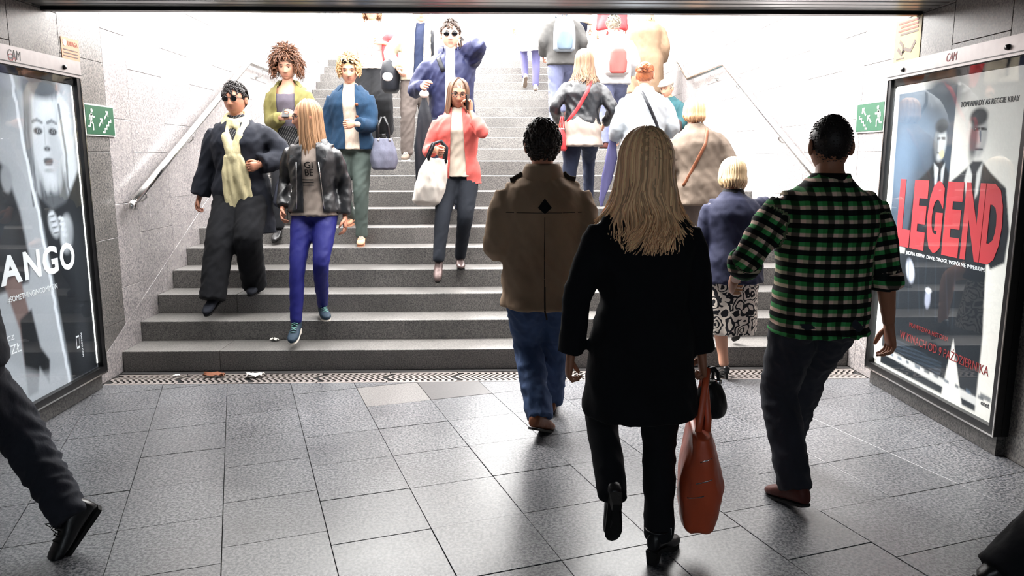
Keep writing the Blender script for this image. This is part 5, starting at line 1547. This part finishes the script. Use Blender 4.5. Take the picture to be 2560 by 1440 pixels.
seam([p.P(-.19 + .019 * i, -.3, .35) for i in range(21)]); seam([p.P(.0, -.3, .33 - .02 * i) for i in range(24)], .0022); seam([p.P(.002, -.3, -.02 - .01 * i) for i in range(15)], .005)
me = bpy.data.meshes.new('back_patch'); q = [p.P(0, -.3, .42), p.P(-.035, -.3, .375), p.P(0, -.3, .345), p.P(.035, -.3, .375)]; me.from_pydata(q, [], [(0, 1, 2, 3)]); me.materials.append(M['black_wool']); on_surface(c, me, .008, -p.fwd.copy()); link('back_patch', me, c)
p.hair('short', (44, 36, 32), 12, .04, 700, r=.0065, shade=(.45, 1.35), vol=1.04)
for k in 'RL': p.shoe(k, 'flat', (M['tan_leather'], M['rubber_black']))

# ------------------------------------------------------------------ P10 woman, black coat, blonde hair
p = Person('woman seen from behind with long blonde hair, black coat and heeled boots', (.57, -2.78, 0), 0, 1.66, 'f', 1.08, 0,
           feet={'R': (.09, -.02, .0, 38, 0), 'L': (-.10, -.17, .13, 0, 62)}, wr={'L': (-.275, -.04, .84), 'R': (.245, .02, .80)}, pole={'L': (-.6, -.6, 0), 'R': (.6, -.6, 0)}, head=(0, -2, 0), skin='tan', topz=1.655, vox=.0115, face=False,
           hand={'R': {'curl': 1.0}, 'L': {'curl': .7}}, foot_pole={'L': (-.1, 1, .1)})
p.pants('trousers', M['black_pants'], (.095, .068, .064, .058), seed=12, wr=.003, drop=0)
c = p.top('coat', M['black_coat'], .60, .028, (.074, .066, .056), .97, .225, .175, None, .02, .004, 31, it=7)
p.collar(M['black_coat'], .075, .04, 30, 1.5, c)
p.hair('long', (255, 208, 158), 14, .315, 1300, .062, .026, 2.5, .0062, .04, 1.15, shade=(.5, 1.45))
for k in 'RL': p.shoe(k, 'heelboot', (M['black_leather'], M['rubber_black']), 'boot', .11)
b = MB().tube([Mv for Mv in [p.footM['R'] @ Vector((.044 * math.sin(a) * 1.02, -.012 + .05 * math.cos(a), .135)) for a in [i * PI / 6 for i in range(13)]]], .009, 6, .4); b.obj('buckle_strap', M['black_leather'], p.root)
MB().box(p.footM['R'] @ Vector((.046, .0, .135)), (.006, .024, .03)).obj('buckle', M['steel'], p.root, False)
t = empty('tote_bag', (.815, -2.76, .145)); tag(t, 'orange-brown leather tote bag carried by the blonde woman in black', 'bag'); t.rotation_euler = (0, .03, -.18)
b = MB(); b.loft([ring_pts(Vector((xx, 0, zz)), Vector((w, 0, 0)), Vector((0, d, 0)), 24, 3.4) for zz, w, d, xx in ((0, .058, .13, .0), (.012, .066, .14, 0), (.12, .082, .16, .004), (.19, .086, .17, .004), (.30, .062, .18, -.004), (.40, .036, .17, -.014))])
me = fuse(b, .009, 3); wrinkle(me, .003, (7, 7, 9), 6); me.materials.append(M['orange_leather']); link('bag_body', me, t)
for sy in (-1, 1):
    MB().tube([(-.03, sy * .10, .36), (-.022, sy * .085, .44), (-.008, sy * .04, .56), (.0, 0, .625), (-.004, -sy * .03, .56), (.012, -sy * .06, .44), (.01, -sy * .08, .36)], [.013] * 7, 8, .55).obj('handle', M['orange_leather'], t)
bb = [o for o in t.children if o.name.startswith('bag_body')][0]
for zz, x0 in ((.325, -.02), (.235, -.03), (.165, -.055)):
    me = MB().tube([(x0 + .06 * q / 6, -.3, zz - .012 + .024 * q / 6) for q in range(7)], .0025, 6).mesh('zip', [M['steel']]); on_surface(bb, me, .0005, Vector((0, -1, 0))); link('zip', me, t)
handbag((.868, -2.70, .555), .5, M['black_leather'], 'small black bag held with the orange tote', .07, .05, .15, .05)

# ------------------------------------------------------------------ P11 older woman, navy blazer, leaf-print skirt
p = Person('older woman with a blonde bob, navy blazer and black leaf-print skirt stepping up', (1.715, -.30, 0), 0, 1.58, 'f', 1.15, 8,
           feet={'L': (-.03, -.03, 0, -4, 6), 'R': (.16, .26, RI + .045, 6, 32)}, wr={'L': (-.23, .05, .76), 'R': (.55, .42, 1.24)}, pole={'L': (-.7, -.5, 0), 'R': (.6, -.5, -.5)}, head=(-4, 10, 4), skin='fair', topz=1.555, vox=.012, face=False, hand={'R': {'curl': .9}})
p.skirt('skirt', M['leaf_print'], .34, .225, .22, .05, .003, 3, 8, (0, .05))
c = p.top('blazer', M['navy_blazer'], .71, .034, (.078, .07, .062), .97, .225, .18, None, .02, .005, 37)
p.collar(M['black_wool'], .074, .04, 40, 1.35, c)
p.hair('bob', (196, 168, 130), 16, .11, 480, .02, .006, 2.5, .0075, vol=1.10, shade=(.5, 1.35))
for k in 'RL': p.shoe(k, 'heel', (M['black_leather'], M['rubber_black']))

# ------------------------------------------------------------------ P12 man, green plaid shirt
p = Person('man seen from behind in a green plaid shirt with rolled sleeves', (1.40, -2.36, 0), 0, 1.755, 'm', 1.05, 1, 1,
           feet={'L': (-.02, -.03, 0, -18, 12), 'R': (.13, .46, .10, 6, -8)}, pelvis=(.04, 0, 0), wr={'R': (.34, -.03, .85), 'L': (-.27, .22, 1.02)}, pole={'R': (-.1, -1, 0), 'L': (-.45, -1, 0)}, head=(6, 4, 0), skin='tan', topz=1.745, vox=.0115, face=False, hand={'R': {'curl': .45}})
p.pants('trousers', M['charcoal_trousers'], (.102, .080, .076, .07), seed=14, wr=.006, drop=.03)
c = p.top('plaid_shirt', M['plaid'], .82, .026, (.080, .072, .066), .60, .222, .185, None, .03, .005, 41, True, it=7)
p.collar(M['plaid'], .074, .04, 30, 1.2, c)
for k in 'RL':
    ap = [q for t_, q in p.arm_pts(k, .62)]; d = (p.wrist[k] - p.elb[k]).normalized(); e = p.elb[k].lerp(p.wrist[k], .16)
    o = MB(); o.tube([e - d * .035, e - d * .02, e + d * .02, e + d * .035], [.068, .076, .076, .068], 18); me = fuse(o, .009, 2); at = me.attributes.new('cloth_uv', 'FLOAT_VECTOR', 'POINT'); at.data.foreach_set('vector', (coords(me)[:, [1, 2, 0]] * 1.0).astype(np.float32).reshape(-1)); p.finish(me, 'rolled_cuff', M['plaid'], .003, 3, parent=c)
p.hair('short', (34, 28, 28), 18, .012, 700, r=.004, shade=(.6, 1.2), vol=.965)
for k in 'RL': p.shoe(k, 'flat', (M['brown_suede'], M['rubber_black']))

# ------------------------------------------------------------------ P13 woman, leather jacket, long hair
p = Person('woman with long wavy brown hair in a black leather jacket climbing the stairs', (.89, 1.88, z(6)), 0, 1.68, 'f', 1.03, 7, 3,
           feet={'L': (-.12, .0, 0), 'R': (.12, .30, RI)}, wr={'L': (-.22, .14, 1.0), 'R': (.24, .14, .98)}, pole={'L': (-.6, -1, -.2), 'R': (.6, -1, -.2)}, skin='fair', topz=1.665, vox=.014, face=False)
p.pants('jeans', M['dark_jeans'], (.100, .068, .06, .05), seed=15)
p.top('long_shirt', M['grey_tee'], .76, .026, None, hemw=.225, hemd=.205, fold=.02, upto=.15)
c = p.top('leather_jacket', M['leather'], .96, .030, (.072, .064, .055), .97, .19, .15, None, 0, .007, 43)
p.hair('long', (122, 92, 70), 20, .26, 380, .05, .022, 2.4, .008, .03, shade=(.45, 1.3))
p.strap([p.P(.06, -.09, .50), p.P(.02, -.165, .36), p.P(-.06, -.17, .2), p.P(-.17, -.15, .04), p.P(-.2, -.10, -.02)], .018, M['red_leather'], 'bag_strap', on=c)
for k in 'RL': p.shoe(k, 'boot', (M['black_leather'], M['rubber_black']))
handbag((.69, 1.76, z(6) + .72), 1.2, M['red_leather'], 'small red shoulder bag on the hip of the leather-jacket woman on the stairs', .085, .04, .21, .10, name='shoulder_bag')

# ------------------------------------------------------------------ P14 woman, pale jacket, auburn bun
p = Person('woman with auburn hair tied up and a pale grey jacket with a dark strap', (1.42, 1.46, z(5)), 0, 1.67, 'f', 1.12, 8,
           feet={'L': (-.1, 0, 0), 'R': (.1, .31, RI)}, wr={'L': (-.24, .22, .98), 'R': (.26, .22, .98)}, pole={'L': (-.35, -1, -.4), 'R': (.35, -1, -.4)}, head=(14, 0, 0), skin='fair', topz=1.66, vox=.014, face=False)
p.pants('jeans', M['light_jeans'], seed=16)
c = p.top('jacket', M['pale_jacket'], .80, .040, (.084, .078, .066), .97, .225, .18, None, .02, .005, 47)
p.collar(M['pale_jacket'], .078, .04, 35, 1.4, c)
p.hair('bun', (160, 92, 58), 22, n=90, r=.010, shade=(.5, 1.35))
p.strap([p.P(-.05, -.10, .50), p.P(-.01, -.175, .38), p.P(.08, -.185, .2), p.P(.15, -.16, .02)], .014, M['black_nylon'], 'bag_strap', on=c)
for k in 'RL': p.shoe(k, 'flat', (M['black_leather'], M['rubber_black']))
t = MB()
for q in range(7):
    x = (q - 3) * .015; t.tube([(x * .4, 0, 0), (x * .9 - .01, 0, -.2), (x * .9 - .05, .01, -.40), (x * .3 - .10, 0, -.60 - .05 * (q % 2))], [.013, .016, .014, .008], 8)
me = fuse(t, .009, 2); wrinkle(me, .003, (14, 14, 4), 7); me.materials.append(M['lilac']); o = link('folded_garment', me, None, (1.155, 1.62, z(5) + 1.0)); tag(o, 'lilac garment hanging beside the woman in the pale jacket', 'garment')

# ------------------------------------------------------------------ P15 stooped person in stone jacket
p = Person('light-haired person in a stone brown jacket bending forward on the stairs', (1.80, .90, z(3)), 0, 1.62, 'f', 1.15, 10, -6,
           feet={'L': (-.1, -.02, 0), 'R': (.1, .30, RI)}, wr={'L': (-.24, .24, .95), 'R': (.28, .15, .95)}, pole={'L': (-.35, -1, -.4), 'R': (.35, -1, -.4)}, skin='fair', topz=1.6, vox=.014, face=False)
p.pants('trousers', M['taupe_trousers'], seed=17)
c = p.top('jacket', M['stone_jacket'], .72, .050, (.090, .084, .07), .97, .25, .20, None, .03, .006, 53)
p.collar(M['stone_jacket'], .078, .045, 35, 1.4, c)
p.hair('bob', (190, 148, 112), 24, .09, 160, .02, .006, 2.4, .011, vol=1.03, shade=(.7, 1.25))
p.strap([p.P(.08, -.10, .50), p.P(.03, -.185, .36), p.P(-.08, -.195, .18), p.P(-.2, -.16, 0)], .014, M['tan_leather'], 'bag_strap', on=c)
for k in 'RL': p.shoe(k, 'flat', (M['brown_suede'], M['rubber_black']))

# ------------------------------------------------------------------ backpacks
def backpack(p, mats, label, w=.15, d=.09, h=.46, z0=.02):
    t = empty('backpack', world_of(p, p.P(0, -.155, z0)), p.root.rotation_euler.z); tag(t, label, 'backpack')
    b = MB(); b.loft([ring_pts(Vector((0, -d * e * .8, zz * h)), Vector((w * a, 0, 0)), Vector((0, d * e, 0)), 22, 3) for zz, a, e in ((0, .8, .8), (.05, .98, 1.05), (.35, 1.0, 1.15), (.7, .95, 1.0), (.92, .75, .7), (1.0, .45, .35))])
    me = fuse(b, .012, 3); me.materials.append(mats[0]); me.polygons.foreach_set('use_smooth', [True] * len(me.polygons)); link('bag_body', me, t)
    b = MB(); b.loft([ring_pts(Vector((0, -d * 1.72, zz * h)), Vector((w * a, 0, 0)), Vector((0, .035, 0)), 20, 3) for zz, a in ((.03, .5), (.08, .68), (.3, .74), (.5, .66), (.58, .45))]); b.obj('front_pocket', mats[1], t)
    MB().tube([(-.03, -.02, h), (-.025, -.02, h + .05), (.025, -.02, h + .05), (.03, -.02, h)], .008, 8).obj('grab_loop', mats[1], t)
    for sx in (-1, 1):
        MB().tube([(sx * .07, .0, h * .95), (sx * .09, .10, h * 1.07), (sx * .10, .21, h * .95), (sx * .11, .25, h * .6), (sx * .14, .16, h * .15), (sx * .12, 0, .05)], .016, 8, .4).obj('strap', mats[1], t)
    return t
p = Person('person in a grey jacket and pale jeans carrying a grey-blue backpack', (1.03, 5.36, z(13)), 0, 1.76, 'm', 1.05, 8,
           feet={'L': (-.1, -.02, 0), 'R': (.1, .32, RI)}, wr={'L': (-.26, .16, 1.0), 'R': (.27, .16, 1.0)}, pole={'L': (-.35, -1, -.4), 'R': (.35, -1, -.4)}, skin='fair', topz=1.76, vox=.017, face=False)
p.pants('jeans', M['light_jeans'], (.115, .09, .085, .08), seed=18, wr=.006); p.top('jacket', M['grey_jacket'], .84, .045, (.09, .085, .07), .97, .235, .18, seed=59); p.hair('short', (96, 70, 52), 26, .05, 120)
for k in 'RL': p.shoe(k, 'flat', (M['brown_suede'], M['rubber_black']))
backpack(p, (M['backpack_grey'], M['backpack_blue']), 'grey-blue backpack worn over a grey jacket high on the stairs')
p = Person('person in a white jacket carrying a red and white backpack', (1.66, 4.80, z(11)), 0, 1.74, 'm', 1.05, 9,
           feet={'L': (-.1, -.02, 0), 'R': (.1, .32, RI)}, wr={'L': (-.27, .18, 1.0), 'R': (.27, .18, 1.0)}, pole={'L': (-.35, -1, -.4), 'R': (.35, -1, -.4)}, skin='fair', topz=1.74, vox=.017, face=False)
p.pants('jeans', M['light_jeans'], (.115, .09, .085, .08), seed=19, wr=.006); p.top('jacket', M['white_jacket'], .84, .05, (.09, .085, .07), .97, .235, .18, seed=61); p.hair('short', (120, 112, 98), 28, .05, 120)
for k in 'RL': p.shoe(k, 'flat', (M['brown_suede'], M['rubber_black']))
backpack(p, (M['backpack_white'], M['backpack_red']), 'white backpack with a red pocket worn over a white jacket', .16, .1, .55, -.04)

# ------------------------------------------------------------------ P18 camel coat, P19 white tunic
p = Person('woman in a long camel coat near the top of the stairs', (2.26, 5.66, z(13)), 0, 1.74, 'f', 1.15, 5,
           feet={'L': (-.1, -.02, 0), 'R': (.1, .32, RI)}, wr={'L': (-.27, .14, .95), 'R': (.27, .14, .95)}, pole={'L': (-.35, -1, -.4), 'R': (.35, -1, -.4)}, skin='fair', topz=1.76, vox=.017, face=False)
p.pants('trousers', M['black_pants'], seed=20); p.top('camel_coat', M['camel'], .48, .05, (.095, .09, .08), .97, .26, .21, seed=63, fold=.03); p.hair('long', (196, 156, 116), 30, .2, 110, .03)
for k in 'RL': p.shoe(k, 'boot', (M['black_leather'], M['rubber_black']))
p = Person('woman in a white tunic and lilac leggings near the top step', (.66, 6.66, z(17)), 0, 1.68, 'f', 1.08, 5,
           feet={'L': (-.07, .12, .09, -4, 40), 'R': (.08, .06, 0)}, wr={'L': (-.26, .1, .95), 'R': (.27, .1, .95)}, skin='fair', topz=1.68, vox=.017, face=False)
p.pants('leggings', M['lilac_leggings'], (.095, .066, .062, .05), seed=21, wr=.002); p.top('tunic', M['white_tunic'], .60, .04, (.08, .072, .066), .97, .22, .18, seed=65); p.hair('long', (110, 84, 66), 32, .2, 90, .03)
for k in 'RL': p.shoe(k, 'sneaker', (M['white_tunic'], M['stone_jacket'], M['rubber_white']))

# ------------------------------------------------------------------ P20 seated man by the right wall
p = Person('man in a flat cap and teal jacket sitting on the steps by the right wall', (2.46, 4.86, z(11)), math.radians(146), 1.70, 'm', 1.08, 14,
           feet={'R': (-.36, -.36, -RI), 'L': (-.08, -.44, -RI)}, wr={'R': (-.34, -.28, .42), 'L': (-.14, -.36, .34)}, pole={'R': (-.8, .6, -.3), 'L': (.8, .2, -.3)}, head=(10, 14, 0), skin='fair', vox=.015, pelvis=(0, 0, .12),
           hand={'R': {'curl': .8}, 'L': {'curl': .8}}, foot_pole={'R': (-.4, -.4, 1), 'L': (-.1, -.5, 1)})
p.pants('trousers', M['brown_trousers'], (.105, .082, .075, .068), seed=22); p.top('jacket', M['teal_jacket'], .06, .045, (.088, .08, .068), .97, .23, .19, seed=67); p.hair('short', (150, 140, 130), 34, .03, 60)
for k in 'RL': p.shoe(k, 'flat', (M['brown_suede'], M['rubber_black']))
cp = MB(); R = p.hM; P_ = lambda x, y, zz: p.hc + R @ Vector((x, y, zz)) * p.s
cp.ell(P_(0, -.012, .075), (.092, .112, .058), R); cp.loft([ring_pts(P_(0, .085, .062), R @ Vector((.075, 0, 0)), R @ Vector((0, .06, .0)), 16), ring_pts(P_(0, .085, .074), R @ Vector((.07, 0, 0)), R @ Vector((0, .056, 0)), 16)]); cp.obj('flat_cap', M['cap_cloth'], p.root)
o = MB(); o.box((0, 0, 0), (.20, .003, .27)); o = o.obj('paper_sheet', M['paper'], None, False, world_of(p, (p.wrist['R'] + p.wrist['L']) / 2) + Vector((-.10, -.10, .10))); o.rotation_euler = (-.5, .5, .3); tag(o, 'white sheet of paper held by the seated man in the cap', 'paper')

# ------------------------------------------------------------------ more people at the top of the stairs
p = Person('person in navy trousers and beige top high on the stairs, mostly hidden', (1.38, 7.0, z(18)), 0, 1.76, 'm', 1.05, 6, feet={'L': (-.1, -.02, 0), 'R': (.1, .32, RI)}, skin='fair', vox=.02, face=False)
p.pants('trousers', M['dark_jeans'], (.115, .09, .085, .08), seed=23); p.top('jumper', M['cream_jacket'], .9, .04, seed=69); p.hair('short', (90, 70, 56), 36, .04, 60)
for k in 'RL': p.shoe(k, 'flat', (M['brown_suede'], M['rubber_black']))
p = Person('person in a red jacket at the very top of the stairs', (2.02, 7.3, z(18)), 0, 1.70, 'f', 1.1, 6, feet={'L': (-.1, -.02, 0), 'R': (.1, .32, RI)}, skin='fair', vox=.02, face=False)
p.pants('trousers', M['white_jacket'], (.11, .085, .08, .07), seed=24); p.top('red_jacket', M['red_cloth'], .85, .05, seed=71); p.hair('long', (120, 86, 60), 38, .15, 60)
for k in 'RL': p.shoe(k, 'flat', (M['brown_suede'], M['rubber_black']))

# ------------------------------------------------------------------ passers-by cut by the frame edges
hd = math.radians(137)
p = Person('passer-by in dark trousers and laced boots leaving past the left poster', (-2.0, -2.80, 0), hd, 1.80, 'm', 1.05, 4,
           feet={'R': (.36, .215, 0, 0, 46), 'L': (-.22, -.34, 0, 0, 0)}, foot_pole={'R': (-.5, .8, .2)}, wr={'R': (-.30, -.28, .95), 'L': (-.2, .28, .9)}, skin='mid', vox=.012)
p.pants('trousers', M['charcoal_trousers'], (.112, .086, .078, .066), seed=25, wr=.006); p.top('jacket', M['navy_black'], .82, .04, (.088, .08, .066), seed=73); p.hair('short', (50, 40, 34), 40, .04, 120)
for k in 'RL':
    o = p.shoe(k, 'boot', (M['black_leather'], M['rubber_black']), 'boot', .10)
    lc = MB(); sc_ = p.s
    for q in range(4):
        y = .045 + q * .02; zz = .112 - q * .011
        lc.tube([p.footM[k] @ Vector((-.022, y, zz - .008)), p.footM[k] @ Vector((0, y + .004, zz + .004)), p.footM[k] @ Vector((.022, y, zz - .008))], .0028, 6)
    for sg in (-1, 1): lc.tube([p.footM[k] @ Vector((0, .045, .118)), p.footM[k] @ Vector((sg * .035, .07, .135)), p.footM[k] @ Vector((sg * .05, .075, .10)), p.footM[k] @ Vector((sg * .01, .05, .115))], .0022, 6)
    lc.obj('laces', M['rubber_black'], o)
p = Person('passer-by in black leaving at the right edge of the picture', (2.10, -3.30, 0), -PI / 2, 1.80, 'm', 1.08, 4,
           feet={'L': (-.44, .05, .02, 0, 42), 'R': (.30, -.06, 0, 0, 0)}, skin='mid', vox=.013)
p.pants('trousers', M['black_pants'], (.12, .10, .095, .09), seed=26); p.top('coat', M['black_wool'], .62, .05, (.09, .085, .07), hemw=.26, hemd=.22, seed=75); p.hair('short', (40, 34, 30), 42, .04, 80)
for k in 'RL': p.shoe(k, 'boot', (M['black_leather'], M['rubber_black']))

bpy.data.scenes.remove(TMP)
